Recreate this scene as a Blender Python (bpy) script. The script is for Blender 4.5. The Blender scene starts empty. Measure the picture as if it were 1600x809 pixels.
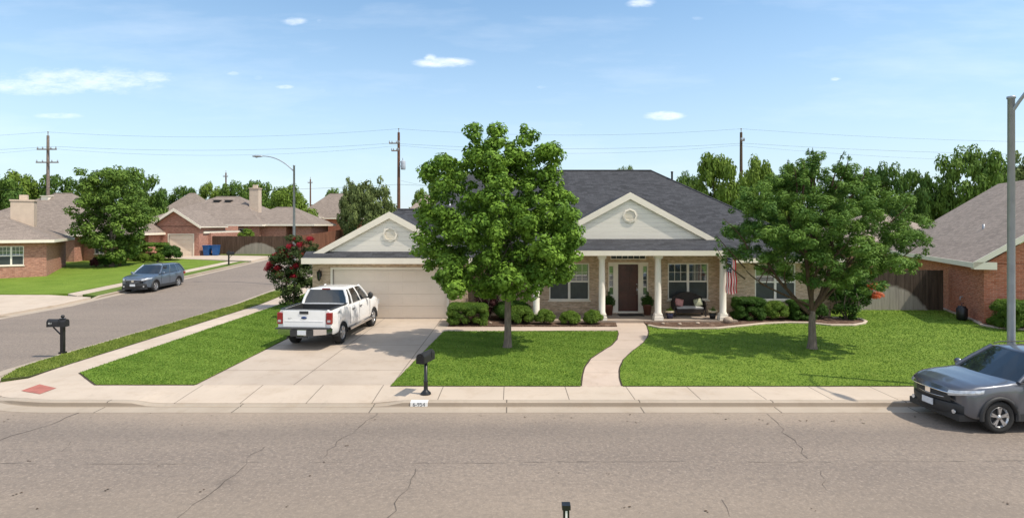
import bpy, bmesh, math, random
import numpy as np
from mathutils import Vector, Matrix
from mathutils.geometry import intersect_point_line
R = math.radians
scene = bpy.context.scene
C = scene.collection
random.seed(7)

# ------------------------------------------------------------------ camera, sky, sun, exposure
cam_d = bpy.data.cameras.new('camera'); cam = bpy.data.objects.new('camera', cam_d); C.objects.link(cam)
cam.location = (0, 0, 4.1); cam.rotation_euler = (R(90), 0, 0)
cam_d.sensor_width = 36; cam_d.lens = 36 * 900 / 1600; cam_d.shift_y = -0.0328
cam_d.clip_start = .1; cam_d.clip_end = 4000
scene.camera = cam

SUN = Vector((0.50, -0.19, 0.84)).normalized()
elev = math.asin(SUN.z); azim = math.atan2(SUN.x, SUN.y)
sun_d = bpy.data.lights.new('sun', 'SUN'); sun = bpy.data.objects.new('sun', sun_d); C.objects.link(sun)
sun_d.energy = 2.8; sun_d.angle = R(0.6); sun_d.color = (1.0, 0.91, 0.78)
sun.rotation_euler = SUN.to_track_quat('Z', 'Y').to_euler(); sun.location = (0, 0, 50)

world = bpy.data.worlds.new('World'); scene.world = world; world.use_nodes = True
wt = world.node_tree; wt.nodes.clear()
def wn(t, **k):
    n = wt.nodes.new(t)
    for a, b in k.items(): setattr(n, a, b)
    return n
sky = wn('ShaderNodeTexSky'); sky.sky_type = 'NISHITA'; sky.sun_disc = False
sky.sun_elevation = elev; sky.sun_rotation = azim; sky.altitude = 300; sky.air_density = 1.0; sky.dust_density = 0.9; sky.ozone_density = 2.4
bg = wn('ShaderNodeBackground'); bg.inputs[1].default_value = 0.15
out = wn('ShaderNodeOutputWorld')
geo = wn('ShaderNodeTexCoord')
def wl(a, b): wt.links.new(a, b)
def wm(op, a, b=None, clamp=False):
    n = wn('ShaderNodeMath', operation=op); n.use_clamp = clamp
    for i, v in enumerate((a, b)):
        if v is None: continue
        if isinstance(v, (int, float)): n.inputs[i].default_value = v
        else: wl(v, n.inputs[i])
    return n.outputs[0]
sep = wn('ShaderNodeSeparateXYZ'); wl(geo.outputs['Generated'], sep.inputs[0])
ay = wm('MAXIMUM', sep.outputs[1], 0.02)
tx = wm('DIVIDE', sep.outputs[0], ay); tz = wm('DIVIDE', sep.outputs[2], ay)       # direction of each cloud as slope right / slope up
comb = wn('ShaderNodeCombineXYZ'); wl(tx, comb.inputs[0]); wl(tz, comb.inputs[1])
mapn = wn('ShaderNodeMapping'); mapn.inputs['Scale'].default_value = (20, 60, 1); wl(comb.outputs[0], mapn.inputs[0])
nz = wn('ShaderNodeTexNoise'); nz.inputs['Scale'].default_value = 1.0; nz.inputs['Detail'].default_value = 7; nz.inputs['Roughness'].default_value = .62
wl(mapn.outputs[0], nz.inputs['Vector'])
CLOUDS = [(130,126,165,26,.85),(60,134,120,20,.8),(235,122,60,13,.75),(92,181,46,7,.7),(692,98,62,10,1.1),(672,93,14,10,1.0),(460,34,26,9,.85),(500,33,8,7,.6),(365,115,14,5,.6),
          (403,122,12,6,.5),(443,136,22,5,.75),(503,143,10,6,.45),(1037,181,42,9,1.1),(1305,124,11,4,.85),(847,136,12,4,.5),(903,194,13,4,.5),(1000,5,30,9,.9),(1090,29,12,4,.45),(312,126,12,9,.4)]
tot = None
for (px, py, rx, ry, st) in CLOUDS:
    cx, cz = (px - 800) / 900, (352 - py) / 900
    dx = wm('DIVIDE', wm('SUBTRACT', tx, cx), rx / 900); dz = wm('DIVIDE', wm('SUBTRACT', tz, cz), ry / 900)
    d = wm('ADD', wm('MULTIPLY', dx, dx), wm('MULTIPLY', dz, dz))
    e = wm('MULTIPLY', wm('SUBTRACT', 1.15, d, True), st)
    tot = e if tot is None else wm('MAXIMUM', tot, e)
nf = wn('ShaderNodeTexNoise'); nf.inputs['Scale'].default_value = 3.2; nf.inputs['Detail'].default_value = 8; nf.inputs['Roughness'].default_value = .7; nf.inputs['Distortion'].default_value = .6
wl(mapn.outputs[0], nf.inputs['Vector'])
den = wm('MULTIPLY', wm('SUBTRACT', wm('ADD', tot, wm('ADD', wm('MULTIPLY', nz.outputs[0], 2.0), wm('MULTIPLY', nf.outputs[0], .9))), 1.80), .70, True)
mw = wn('ShaderNodeMapping'); mw.inputs['Scale'].default_value = (2.2, 11, 1); mw.inputs['Rotation'].default_value = (0, 0, .06); wl(comb.outputs[0], mw.inputs[0])
nw = wn('ShaderNodeTexNoise'); nw.inputs['Scale'].default_value = 1.0; nw.inputs['Detail'].default_value = 7; nw.inputs['Roughness'].default_value = .6; wl(mw.outputs[0], nw.inputs['Vector'])
wisp = wm('MULTIPLY', wm('MULTIPLY', wm('SUBTRACT', nw.outputs[0], .50), 2.0, True), .32)
den = wm('MAXIMUM', wm('MULTIPLY', den, wm('MULTIPLY', wm('MINIMUM', tot, .95), 1.0, True)), wisp)
zz = wm('MAXIMUM', sep.outputs[2], 0.0)
haze_f = wm('MULTIPLY', wm('POWER', wm('SUBTRACT', 1.0, wm('MULTIPLY', zz, 1.9, True), True), 1.7), .88)
mixc = wn('ShaderNodeMixRGB'); mixc.inputs[2].default_value = (2.95, 3.42, 3.92, 1); hs = wn('ShaderNodeHueSaturation'); hs.inputs['Saturation'].default_value = 1.10; hs.inputs['Value'].default_value = .86; wl(sky.outputs[0], hs.inputs['Color']); tn = wn('ShaderNodeMixRGB', blend_type='MULTIPLY'); tn.inputs[0].default_value = 1; tn.inputs[2].default_value = (1.0, 1.08, 1.0, 1); wl(hs.outputs[0], tn.inputs[1]); wl(haze_f, mixc.inputs[0]); wl(tn.outputs[0], mixc.inputs[1])
mixd = wn('ShaderNodeMixRGB'); mixd.inputs[2].default_value = (5.6, 5.7, 5.9, 1); wl(den, mixd.inputs[0]); wl(mixc.outputs[0], mixd.inputs[1])
# unseen broken cloud overhead and behind the viewer, added as fill light
za = wm('ADD', zz, .12); cb = wn('ShaderNodeCombineXYZ'); wl(wm('DIVIDE', sep.outputs[0], za), cb.inputs[0]); wl(wm('DIVIDE', sep.outputs[1], za), cb.inputs[1])
nb = wn('ShaderNodeTexNoise'); nb.inputs['Scale'].default_value = 1.3; nb.inputs['Detail'].default_value = 6; wl(cb.outputs[0], nb.inputs['Vector'])
back = wm('MULTIPLY', wm('SUBTRACT', .30, sep.outputs[1]), 3.0, True)
cov = wm('MULTIPLY', wm('MULTIPLY', wm('SUBTRACT', nb.outputs[0], .40), 6.0, True), back)
mixb = wn('ShaderNodeMixRGB'); mixb.inputs[2].default_value = (4.9, 4.9, 5.0, 1); wl(cov, mixb.inputs[0]); wl(mixd.outputs[0], mixb.inputs[1])
wl(mixb.outputs[0], bg.inputs[0]); wl(bg.outputs[0], out.inputs[0])
vs = scene.view_settings; vs.view_transform = 'Standard'; vs.look = 'None'; vs.exposure = 0.70; vs.gamma = 1; vs.use_curve_mapping = False
scene.cycles.max_bounces = 6; scene.cycles.transparent_max_bounces = 12; scene.cycles.use_denoising = True
scene.cycles.sample_clamp_indirect = 6

# ------------------------------------------------------------------ materials
def newmat(name):
    m = bpy.data.materials.new(name); m.use_nodes = True
    nt = m.node_tree; b = nt.nodes['Principled BSDF']
    return m, nt, b
class NT:
    def __init__(s, name): s.m, s.t, s.b = newmat(name)
    def n(s, t, **k):
        n = s.t.nodes.new(t)
        for a, b in k.items(): setattr(n, a, b)
        return n
    def l(s, a, b): s.t.links.new(a, b)
    def val(s, sock, v):
        if isinstance(v, (int, float)): sock.default_value = v
        elif isinstance(v, tuple): sock.default_value = (*v[:3], 1) if len(sock.default_value) == 4 else v
        else: s.l(v, sock)
    def math(s, op, a, b=0.0, clamp=False):
        n = s.n('ShaderNodeMath', operation=op); n.use_clamp = clamp
        s.val(n.inputs[0], a); s.val(n.inputs[1], b); return n.outputs[0]
    def mix(s, f, a, b, mode='MIX'):
        n = s.n('ShaderNodeMixRGB', blend_type=mode); s.val(n.inputs[0], f); s.val(n.inputs[1], a); s.val(n.inputs[2], b); return n.outputs[0]
    def coord(s, kind='Object', scale=(1, 1, 1)):
        c = s.n('ShaderNodeTexCoord') if kind != 'UV' else s.n('ShaderNodeUVMap')
        o = c.outputs[kind] if kind != 'UV' else c.outputs[0]
        if scale != (1, 1, 1):
            mp = s.n('ShaderNodeMapping'); mp.inputs['Scale'].default_value = scale; s.l(o, mp.inputs[0]); o = mp.outputs[0]
        return o
    def noise(s, v, scale, detail=4, rough=.55):
        n = s.n('ShaderNodeTexNoise'); n.inputs['Scale'].default_value = scale; n.inputs['Detail'].default_value = detail; n.inputs['Roughness'].default_value = rough
        s.l(v, n.inputs['Vector']); return n.outputs[0]
    def ramp(s, f, lo, hi):
        n = s.n('ShaderNodeMapRange'); n.inputs[1].default_value = lo; n.inputs[2].default_value = hi; s.l(f, n.inputs[0]); return n.outputs[0]
    def bump(s, h, strength=.3, dist=.02):
        n = s.n('ShaderNodeBump'); n.inputs['Strength'].default_value = strength; n.inputs['Distance'].default_value = dist
        s.l(h, n.inputs['Height']); s.l(n.outputs[0], s.b.inputs['Normal'])
    def fin(s, col, rough=.7, metal=0, spec=.5):
        s.val(s.b.inputs['Base Color'], col); s.val(s.b.inputs['Roughness'], rough); s.b.inputs['Metallic'].default_value = metal
        s.b.inputs['Specular IOR Level'].default_value = spec
        return s.m
def sc3(c, k): return tuple(x * k for x in c)
def plain(name, col, rough=.6, var=.18, scale=2.0, metal=0, spec=.5, bump=0, fine=40, coat=0):
    q = NT(name); v = q.coord('Object')
    n1 = q.ramp(q.noise(v, scale, 5), .3, .7); n2 = q.noise(v, fine, 2)
    c = q.mix(n1, sc3(col, 1 - var), sc3(col, 1 + var)); c = q.mix(q.math('MULTIPLY', n2, var), c, sc3(col, .7))
    if bump: q.bump(n2, bump, .01)
    if coat: q.b.inputs['Coat Weight'].default_value = coat; q.b.inputs['Coat Roughness'].default_value = .04
    return q.fin(c, rough, metal, spec)
def brick(name, c1, c2, mortar, var=.5, big=1.0):
    q = NT(name); v = q.coord('UV')
    b = q.n('ShaderNodeTexBrick'); b.offset = .5
    b.inputs['Scale'].default_value = 1; b.inputs['Brick Width'].default_value = .215 * big; b.inputs['Row Height'].default_value = .075 * big
    b.inputs['Mortar Size'].default_value = .006 * big; b.inputs['Mortar Smooth'].default_value = .3; b.inputs['Bias'].default_value = 0
    b.inputs['Color1'].default_value = (*c1, 1); b.inputs['Color2'].default_value = (*c2, 1); b.inputs['Mortar'].default_value = (*mortar, 1)
    q.l(v, b.inputs['Vector'])
    # patches of darker and paler bricks
    n = q.ramp(q.noise(v, 1.1, 5, .7), .3, .7)
    mp = q.n('ShaderNodeMapping'); mp.inputs['Scale'].default_value = (4.6, 13.3, 1); q.l(v, mp.inputs[0])
    n2 = q.ramp(q.noise(mp.outputs[0], 1.0, 2, .6), .44, .62); n3 = q.ramp(q.noise(mp.outputs[0], .63, 3, .7), .52, .66)
    c = q.mix(q.math('MULTIPLY', n2, var * 1.5), b.outputs[0], sc3(c1, .45)); c = q.mix(q.math('MULTIPLY', n3, .5), c, sc3(c2, 1.45)); c = q.mix(q.math('MULTIPLY', n, .2), c, sc3(c2, 1.25))
    q.bump(b.outputs[1], -.35, .012)
    return q.fin(c, .88, 0, .25)
def shingle(name, col, var=.35):
    q = NT(name); v = q.coord('UV')
    b = q.n('ShaderNodeTexBrick'); b.offset = .37; b.offset_frequency = 2
    b.inputs['Scale'].default_value = 1; b.inputs['Brick Width'].default_value = .32; b.inputs['Row Height'].default_value = .145
    b.inputs['Mortar Size'].default_value = .006; b.inputs['Mortar Smooth'].default_value = .1
    b.inputs['Color1'].default_value = (*sc3(col, 1 - var), 1); b.inputs['Color2'].default_value = (*sc3(col, 1 + var), 1); b.inputs['Mortar'].default_value = (*sc3(col, .45), 1)
    q.l(v, b.inputs['Vector'])
    n = q.ramp(q.noise(v, .5, 6, .65), .3, .7); n2 = q.noise(v, 9, 3, .7)
    c = q.mix(q.math('MULTIPLY', n, .45), b.outputs[0], sc3(col, 1.3)); c = q.mix(q.ramp(n2, .45, .8), c, sc3(col, .6))
    q.bump(q.math('ADD', b.outputs[1], q.math('MULTIPLY', n2, -.5)), -.5, .015)
    return q.fin(c, .92, 0, .2)
def concrete(name, col, joint=None, jdir='x', jwid=.012):
    q = NT(name); v = q.coord('Object')
    n1 = q.ramp(q.noise(v, .35, 6, .6), .3, .7); n2 = q.noise(v, 55, 3, .7); n3 = q.ramp(q.noise(v, 1.3, 6, .72), .50, .72)
    c = q.mix(n1, sc3(col, .86), sc3(col, 1.1)); c = q.mix(q.math('MULTIPLY', n2, .3), c, sc3(col, .6)); c = q.mix(q.math('MULTIPLY', n3, .48), c, (col[0] * .68, col[1] * .62, col[2] * .55)); n6 = q.ramp(q.noise(q.coord('Object', (1, .35, 1)), 2.4, 5, .7), .60, .78); c = q.mix(q.math('MULTIPLY', n6, .4), c, sc3(col, .45))
    if joint:
        s = q.n('ShaderNodeSeparateXYZ'); q.l(v, s.inputs[0]); tot = None
        for ax, per, off in joint:
            a = q.math('ABSOLUTE', q.math('SUBTRACT', q.math('FRACT', q.math('ADD', q.math('DIVIDE', s.outputs[ax], per), off)), .5))
            e = q.math('GREATER_THAN', a, .5 - jwid / per)
            tot = e if tot is None else q.math('MAXIMUM', tot, e)
        c = q.mix(q.math('MULTIPLY', tot, .8), c, sc3(col, .2))
    q.bump(n2, .15, .004)
    return q.fin(c, .85, 0, .3)
def asphalt(name):
    q = NT(name); v = q.coord('Object')
    st = q.coord('Object', (.12, 1.1, 1))
    n1 = q.ramp(q.noise(v, .18, 6, .6), .3, .7); n2 = q.noise(v, 38, 4, .8); n3 = q.ramp(q.noise(st, 1.0, 5, .6), .35, .7); n4 = q.noise(v, 9, 3, .75)
    vo = q.n('ShaderNodeTexVoronoi'); vo.inputs['Scale'].default_value = 30; q.l(v, vo.inputs['Vector'])
    c = q.mix(n1, (.195, .161, .136), (.268, .220, .182)); c = q.mix(q.math('MULTIPLY', n3, .5), c, (.300, .248, .200))
    c = q.mix(q.math('MULTIPLY', q.ramp(n2, .42, .7), .6), c, (.12, .10, .088)); c = q.mix(q.math('MULTIPLY', q.math('MULTIPLY', q.ramp(vo.outputs['Color'], .75, .95), q.ramp(n4, .35, .7)), .4), c, (.44, .38, .32))
    c = q.mix(q.math('MULTIPLY', q.ramp(n4, .46, .62), .6), c, (.15, .128, .112)); n5 = q.noise(v, 16, 4, .8); c = q.mix(q.math('MULTIPLY', q.ramp(n5, .52, .66), .7), c, (.36, .30, .25))
    sp = q.n('ShaderNodeSeparateXYZ'); q.l(v, sp.inputs[0])
    gut = q.math('MULTIPLY', q.ramp(q.math('ADD', sp.outputs[1], q.math('MULTIPLY', n1, .8)), 12.3, 13.6), q.math('LESS_THAN', sp.outputs[1], 14.0)); c = q.mix(q.math('MULTIPLY', gut, .45), c, (.40, .32, .24))   # sandy grit by the gutter
    def band(y0, w_): return q.math('SUBTRACT', 1.0, q.math('DIVIDE', q.math('ABSOLUTE', q.math('SUBTRACT', q.math('ADD', sp.outputs[1], q.math('MULTIPLY', q.math('SUBTRACT', n1, .5), .5)), y0)), w_), True)
    lanes = q.math('MULTIPLY', q.math('ADD', band(11.7, .75), band(8.3, .5)), q.math('LESS_THAN', sp.outputs[1], 13.6))
    c = q.mix(q.math('MULTIPLY', lanes, .28), c, (.15, .128, .112))      # tyre-worn lanes
    sand = q.math('MULTIPLY', q.ramp(q.math('SUBTRACT', q.math('MULTIPLY', n1, 1.0), sp.outputs[1]), -9.6, -7.6), .3); c = q.mix(sand, c, (.36, .29, .215))
    oil = q.ramp(q.noise(v, .9, 3, .5), .66, .74); c = q.mix(q.math('MULTIPLY', oil, .3), c, (.10, .085, .075))
    q.bump(n2, .5, .01)
    return q.fin(c, .9, 0, .25)
def grassmat(name, a=(.105, .175, .018), b=(.190, .275, .040), dry=(.28, .27, .08), sx=.5):
    q = NT(name); v = q.coord('Object'); st = q.coord('Object', (sx, 1.6, 1))
    n1 = q.ramp(q.noise(v, .45, 5, .6), .32, .68); n2 = q.ramp(q.noise(st, 1.7, 5, .65), .35, .68); n3 = q.noise(v, 26, 3, .7); n4 = q.ramp(q.noise(v, 1.1, 4, .7), .55, .78)
    c = q.mix(n1, a, b); c = q.mix(q.math('MULTIPLY', n2, .55), c, sc3(b, 1.25)); c = q.mix(q.math('MULTIPLY', n4, .35), c, dry)
    c = q.mix(q.ramp(n3, .4, .75), c, sc3(a, .6), 'MIX')
    q.bump(n3, .5, .03)
    return q.fin(c, .9, 0, .15)
def leafmat(name, dark, light, trans=.13, extra=None, patch=False):
    q = NT(name)
    at = q.n('ShaderNodeAttribute', attribute_name='tint'); v = q.coord('Object')
    n = q.ramp(q.noise(v, 1.3, 3), .3, .7)
    f = q.math('ADD', q.math('MULTIPLY', at.outputs['Fac'], .7), q.math('MULTIPLY', n, .3))
    oi = q.n('ShaderNodeObjectInfo'); f = q.math('ADD', f, q.math('MULTIPLY', q.math('SUBTRACT', oi.outputs['Random'], .5), .35), True)
    if patch:
        mp = q.n('ShaderNodeMapping'); mp.inputs['Scale'].default_value = (.45, 1.5, 1); mp.inputs['Rotation'].default_value = (0, 0, .35); q.l(v, mp.inputs[0])
        n = q.ramp(q.noise(mp.outputs[0], 2.0, 6, .72), .36, .66); n2 = q.ramp(q.noise(v, .5, 4, .6), .35, .65)
        ms = q.n('ShaderNodeMapping'); ms.inputs['Rotation'].default_value = (0, 0, .5); q.l(v, ms.inputs[0]); ss = q.n('ShaderNodeSeparateXYZ'); q.l(ms.outputs[0], ss.inputs[0])
        stp = q.math('MULTIPLY', q.math('ADD', q.math('SINE', q.math('MULTIPLY', ss.outputs[1], 5.5)), 1.0), .5)
        f = q.math('ADD', q.math('ADD', q.math('MULTIPLY', at.outputs['Fac'], .12), q.math('MULTIPLY', n, .42)), q.math('ADD', q.math('MULTIPLY', n2, .2), q.math('MULTIPLY', stp, .26)))
    c = q.mix(f, dark, light)
    if extra: c = q.mix(q.math('GREATER_THAN', at.outputs['Fac'], .93), c, extra)
    q.val(q.b.inputs['Base Color'], c); q.b.inputs['Roughness'].default_value = .6; q.b.inputs['Specular IOR Level'].default_value = .14
    tr = q.n('ShaderNodeBsdfTranslucent'); q.l(q.mix(.5, c, sc3(light, 1.5)), tr.inputs[0])
    mx = q.n('ShaderNodeMixShader'); mx.inputs[0].default_value = trans
    o = q.t.nodes['Material Output']; q.l(q.b.outputs[0], mx.inputs[1]); q.l(tr.outputs[0], mx.inputs[2]); q.l(mx.outputs[0], o.inputs[0])
    return q.m
def glassmat(name, tint=(.75, .78, .78), mixk=.12):
    q = NT(name); q.t.nodes.remove(q.b)
    tr = q.n('ShaderNodeBsdfTransparent'); tr.inputs[0].default_value = (*tint, 1)
    gl = q.n('ShaderNodeBsdfGlossy'); gl.inputs['Roughness'].default_value = .02; gl.inputs[0].default_value = (.9, .95, 1, 1)
    fr = q.n('ShaderNodeFresnel'); fr.inputs[0].default_value = 1.5
    mx = q.n('ShaderNodeMixShader'); q.l(q.math('ADD', fr.outputs[0], mixk, True), mx.inputs[0]); q.l(tr.outputs[0], mx.inputs[1]); q.l(gl.outputs[0], mx.inputs[2])
    q.l(mx.outputs[0], q.t.nodes['Material Output'].inputs[0]); return q.m
def paint(name, col, metal=.5, rough=.32):
    q = NT(name); v = q.coord('Object'); n = q.noise(v, 260, 1)
    q.b.inputs['Coat Weight'].default_value = .9; q.b.inputs['Coat Roughness'].default_value = .05
    d = q.ramp(q.noise(v, 3, 5, .7), .45, .9)
    c = q.mix(n, sc3(col, .9), sc3(col, 1.12)); c = q.mix(q.math('MULTIPLY', d, .12), c, (.3, .27, .23))
    return q.fin(c, rough, metal)
def barkmat(name, col):
    q = NT(name); v = q.coord('Object', (9, 9, 1.6)); n = q.ramp(q.noise(v, 2.4, 6, .75), .3, .7)
    q.bump(n, .9, .03); return q.fin(q.mix(n, sc3(col, .5), sc3(col, 1.35)), .95, 0, .15)
def woodfence(name, col, pale, u0, a, b):
    q = NT(name); v = q.coord('Object'); s = q.n('ShaderNodeSeparateXYZ'); q.l(v, s.inputs[0])
    gr = q.coord('Object', (7.0, 7.0, .5)); n = q.ramp(q.noise(gr, 1.0, 5, .7), .3, .7)
    c = q.mix(n, sc3(col, .5), sc3(col, 1.4))
    if pale:                                    # pale weathering left by a lawn sprinkler, an arc on the boards
        du = q.math('SUBTRACT', s.outputs[0], u0); arc = q.math('SUBTRACT', a, q.math('MULTIPLY', q.math('MULTIPLY', du, du), b))
        f = q.math('ADD', q.math('SUBTRACT', arc, s.outputs[2]), q.math('MULTIPLY', q.math('SUBTRACT', q.noise(v, 4, 4), .5), .3))
        f = q.ramp(f, -.05, .12); c = q.mix(q.math('MULTIPLY', f, .8), c, q.mix(n, sc3(pale, .65), pale))
    q.bump(n, .4, .01); return q.fin(c, .92, 0, .15)
def siding(name, col, lap=.2):
    q = NT(name); v = q.coord('Object'); s = q.n('ShaderNodeSeparateXYZ'); q.l(v, s.inputs[0])
    f = q.math('FRACT', q.math('DIVIDE', s.outputs[2], lap)); n = q.ramp(q.noise(q.coord('Object', (.5, .5, 4)), 1.0, 5), .3, .7)
    c = q.mix(n, sc3(col, .93), sc3(col, 1.04)); c = q.mix(q.math('MULTIPLY', q.math('LESS_THAN', f, .07), .5), c, sc3(col, .4))
    q.bump(f, .6, .02); return q.fin(c, .6, 0, .3)
def blindmat(name):
    q = NT(name); v = q.coord('Object'); s = q.n('ShaderNodeSeparateXYZ'); q.l(v, s.inputs[0])
    f = q.math('FRACT', q.math('DIVIDE', s.outputs[2], .055))
    c = q.mix(q.math('LESS_THAN', f, .3), (.62, .63, .6), (.22, .23, .22)); return q.fin(c, .7, 0, .2)
def mulchmat(name):
    q = NT(name); v = q.coord('Object'); vo = q.n('ShaderNodeTexVoronoi'); vo.inputs['Scale'].default_value = 22; q.l(v, vo.inputs['Vector'])
    n = q.noise(v, 3, 5, .7); c = q.mix(vo.outputs['Color'], (.07, .040, .028), (.18, .12, .09)); c = q.mix(q.ramp(n, .5, .7), c, (.28, .20, .15))
    q.bump(vo.outputs[0], 1.0, .04); return q.fin(c, .95, 0, .1)
def flagmat(name):
    q = NT(name); v = q.coord('UV'); s = q.n('ShaderNodeSeparateXYZ'); q.l(v, s.inputs[0])
    st = q.math('LESS_THAN', q.math('FRACT', q.math('MULTIPLY', s.outputs[0], 6.5)), .5)
    c = q.mix(st, (.75, .73, .72), (.5, .02, .035))
    can = q.math('MULTIPLY', q.math('GREATER_THAN', s.outputs[1], .60), q.math('LESS_THAN', s.outputs[0], .54))
    mp = q.n('ShaderNodeMapping'); mp.inputs['Scale'].default_value = (11, 14, 1); q.l(v, mp.inputs[0])
    vo = q.n('ShaderNodeTexVoronoi'); vo.inputs['Scale'].default_value = 1; vo.inputs['Randomness'].default_value = 0; q.l(mp.outputs[0], vo.inputs['Vector'])
    cc = q.mix(q.math('LESS_THAN', vo.outputs[0], .28), (.012, .02, .09), (.7, .7, .7)); c = q.mix(can, c, cc)
    return q.fin(c, .8, 0, .15)

M = {}
M['asphalt'] = asphalt('asphalt')
CON = (.53, .445, .36)
M['walk'] = concrete('sidewalk_concrete', CON, [(0, 1.55, .13)], jwid=.011)
M['walkside'] = concrete('side_walk_concrete', CON, [(1, 1.5, .2)])
M['drive'] = concrete('driveway_concrete', (.47, .395, .325), [(0, 2.53, .22), (1, 3.45, .27)], jwid=.012)
M['conc'] = concrete('plain_concrete', CON)
M['pathc'] = concrete('path_concrete', (.53, .43, .355), [(1, 1.5, .3)], jwid=.01)
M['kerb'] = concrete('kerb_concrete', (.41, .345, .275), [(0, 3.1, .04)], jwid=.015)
M['kerbface'] = concrete('shade_toned_kerb_face', (.27, .22, .17)); M['porch'] = concrete('porch_concrete', (.36, .30, .25))  # kerbface: darker concrete, the shade on the kerb face put into its colour
M['redpad'] = plain('red_tactile_paving', (.38, .13, .10), .9, .2, 4, bump=.4)
M['lawn'] = grassmat('lawn_grass'); M['strip'] = grassmat('strip_grass', (.085, .14, .025), (.15, .20, .045), (.30, .27, .11))
M['ground'] = grassmat('field_grass', (.10, .13, .04), (.17, .19, .07), (.3, .27, .15))
M['blade'] = leafmat('grass_blade', (.070, .152, .016), (.228, .345, .062), .25, patch=True)
M['bladedry'] = leafmat('dry_grass_blade', (.10, .165, .020), (.29, .34, .075), .25, patch=True)
M['mulch'] = mulchmat('red_brown_mulch')
M['crack'] = plain('tar_crack', (.10, .084, .072), .9, .3, 6)
M['roof'] = shingle('slate_grey_shingle', (.052, .054, .061), .38)
M['rooftan'] = shingle('brown_shingle', (.285, .235, .200), .22)
M['rooftan2'] = shingle('taupe_shingle', (.235, .195, .168), .22)
M['tanbrick'] = brick('tan_brick', (.48, .335, .22), (.60, .46, .33), (.55, .47, .37), .35)
M['redbrick'] = brick('red_brick', (.42, .125, .065), (.50, .20, .13), (.48, .34, .27), .3)
M['orbrick'] = brick('orange_red_brick', (.36, .155, .110), (.47, .235, .175), (.48, .38, .31), .35)
M['white'] = plain('white_paint', (.86, .81, .72), .45, .03, 3)
M['cream'] = plain('cream_trim_paint', (.84, .77, .65), .5, .04, 2)
M['siding'] = siding('cream_lap_siding', (.90, .84, .74))
M['garage'] = plain('garage_door_paint', (.84, .72, .59), .5, .03, 1.5)
M['door'] = plain('dark_wood_door', (.070, .020, .012), .35, .3, 3, bump=.1)
M['glass'] = glassmat('window_glass'); M['darkscreen'] = plain('insect_screen', (.045, .055, .055), .35, .3, 3)
M['blinds'] = blindmat('white_blinds'); M['inner'] = plain('dark_interior', (.02, .02, .02), .9)
M['black'] = plain('black_metal', (.012, .012, .014), .35, .2, 6); M['iron'] = plain('black_plastic', (.018, .018, .02), .55, .2, 9)
M['galv'] = plain('galvanised_steel', (.34, .37, .41), .45, .1, 4, metal=.35)
M['pole'] = barkmat('brown_pole_wood', (.17, .09, .06)); M['polegrey'] = barkmat('grey_pole_wood', (.25, .20, .17))
M['bark'] = barkmat('grey_bark', (.24, .195, .16)); M['barkd'] = barkmat('dark_bark', (.13, .09, .06))
M['leafA'] = leafmat('broad_green_leaf', (.026, .085, .012), (.205, .340, .042))
M['leafB'] = leafmat('feathery_leaf', (.042, .110, .020), (.240, .375, .068))
M['leafC'] = leafmat('oak_leaf', (.034, .085, .018), (.155, .245, .042))
M['leafD'] = leafmat('olive_leaf', (.085, .125, .040), (.195, .240, .080))
M['leafE'] = leafmat('bright_leaf', (.085, .150, .018), (.200, .285, .045))
M['shrub'] = leafmat('shrub_leaf', (.04, .10, .014), (.165, .25, .035), .2)
M['shrubd'] = leafmat('dark_shrub_leaf', (.022, .062, .012), (.075, .155, .022), .2)
M['shruby'] = leafmat('yellow_green_shrub_leaf', (.06, .13, .015), (.20, .28, .04), .25)
M['crepe'] = leafmat('crepe_myrtle_leaf', (.025, .050, .014), (.085, .115, .035), .25)
M['redflower'] = leafmat('red_blossom', (.17, .008, .016), (.42, .028, .045), .3)
M['orflower'] = leafmat('coral_blossom', (.45, .08, .03), (.70, .20, .09), .3)
M['purple'] = leafmat('purple_leaf', (.025, .010, .012), (.09, .03, .03), .2)
M['fence1'] = woodfence('grey_weathered_boards', (.085, .064, .050), (.50, .46, .40), 18.1, 1.25, .33)
M['fence2'] = woodfence('brown_boards', (.095, .062, .045), (.44, .40, .34), -26.0, 2.35, .20)
M['fence3'] = woodfence('red_brown_boards', (.19, .085, .055), None, 0, 0, 0)
M['whitepaint'] = paint('white_car_paint', (.88, .88, .88), 0, .25); M['greypaint'] = paint('grey_blue_car_paint', (.115, .125, .15), .55, .3)
M['bluepaint'] = paint('slate_blue_car_paint', (.12, .155, .205), .5, .3)
M['carglass'] = plain('car_glass', (.015, .02, .025), .04, .1, 3, spec=.8, coat=.6)
M['tyre'] = plain('tyre_rubber', (.018, .018, .018), .85, .2, 10); M['rim'] = plain('alloy', (.55, .56, .58), .28, .08, 8, metal=.85); M['rimd'] = plain('dark_alloy', (.03, .03, .032), .5)
M['chrome'] = plain('chrome', (.7, .7, .72), .12, .05, 5, metal=1); M['clad'] = plain('black_cladding', (.028, .029, .031), .6, .15, 9)
M['redlens'] = plain('red_lens', (.27, .008, .010), .15, .2, 20, coat=.8); M['clearlens'] = plain('clear_lens', (.55, .58, .62), .12, .25, 14, metal=.4, coat=.8)
M['plate'] = plain('number_plate', (.62, .65, .70), .4, .1, 14); M['ink'] = plain('dark_ink', (.03, .04, .06), .6); M['badge'] = plain('blue_badge', (.02, .05, .16), .3)
M['blue'] = plain('blue_plastic', (.015, .09, .28), .45, .15, 4); M['navy'] = plain('navy_glaze', (.02, .022, .06), .25, .2, 4)
M['terra'] = plain('brown_terracotta', (.16, .065, .04), .6, .2, 5); M['rimcream'] = plain('cream_glaze', (.55, .47, .33), .5, .1, 5)
M['wicker'] = plain('dark_wicker', (.028, .020, .017), .7, .3, 30, bump=.6, fine=90); M['cushion'] = plain('grey_cushion', (.42, .42, .42), .85, .08, 6)
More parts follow.
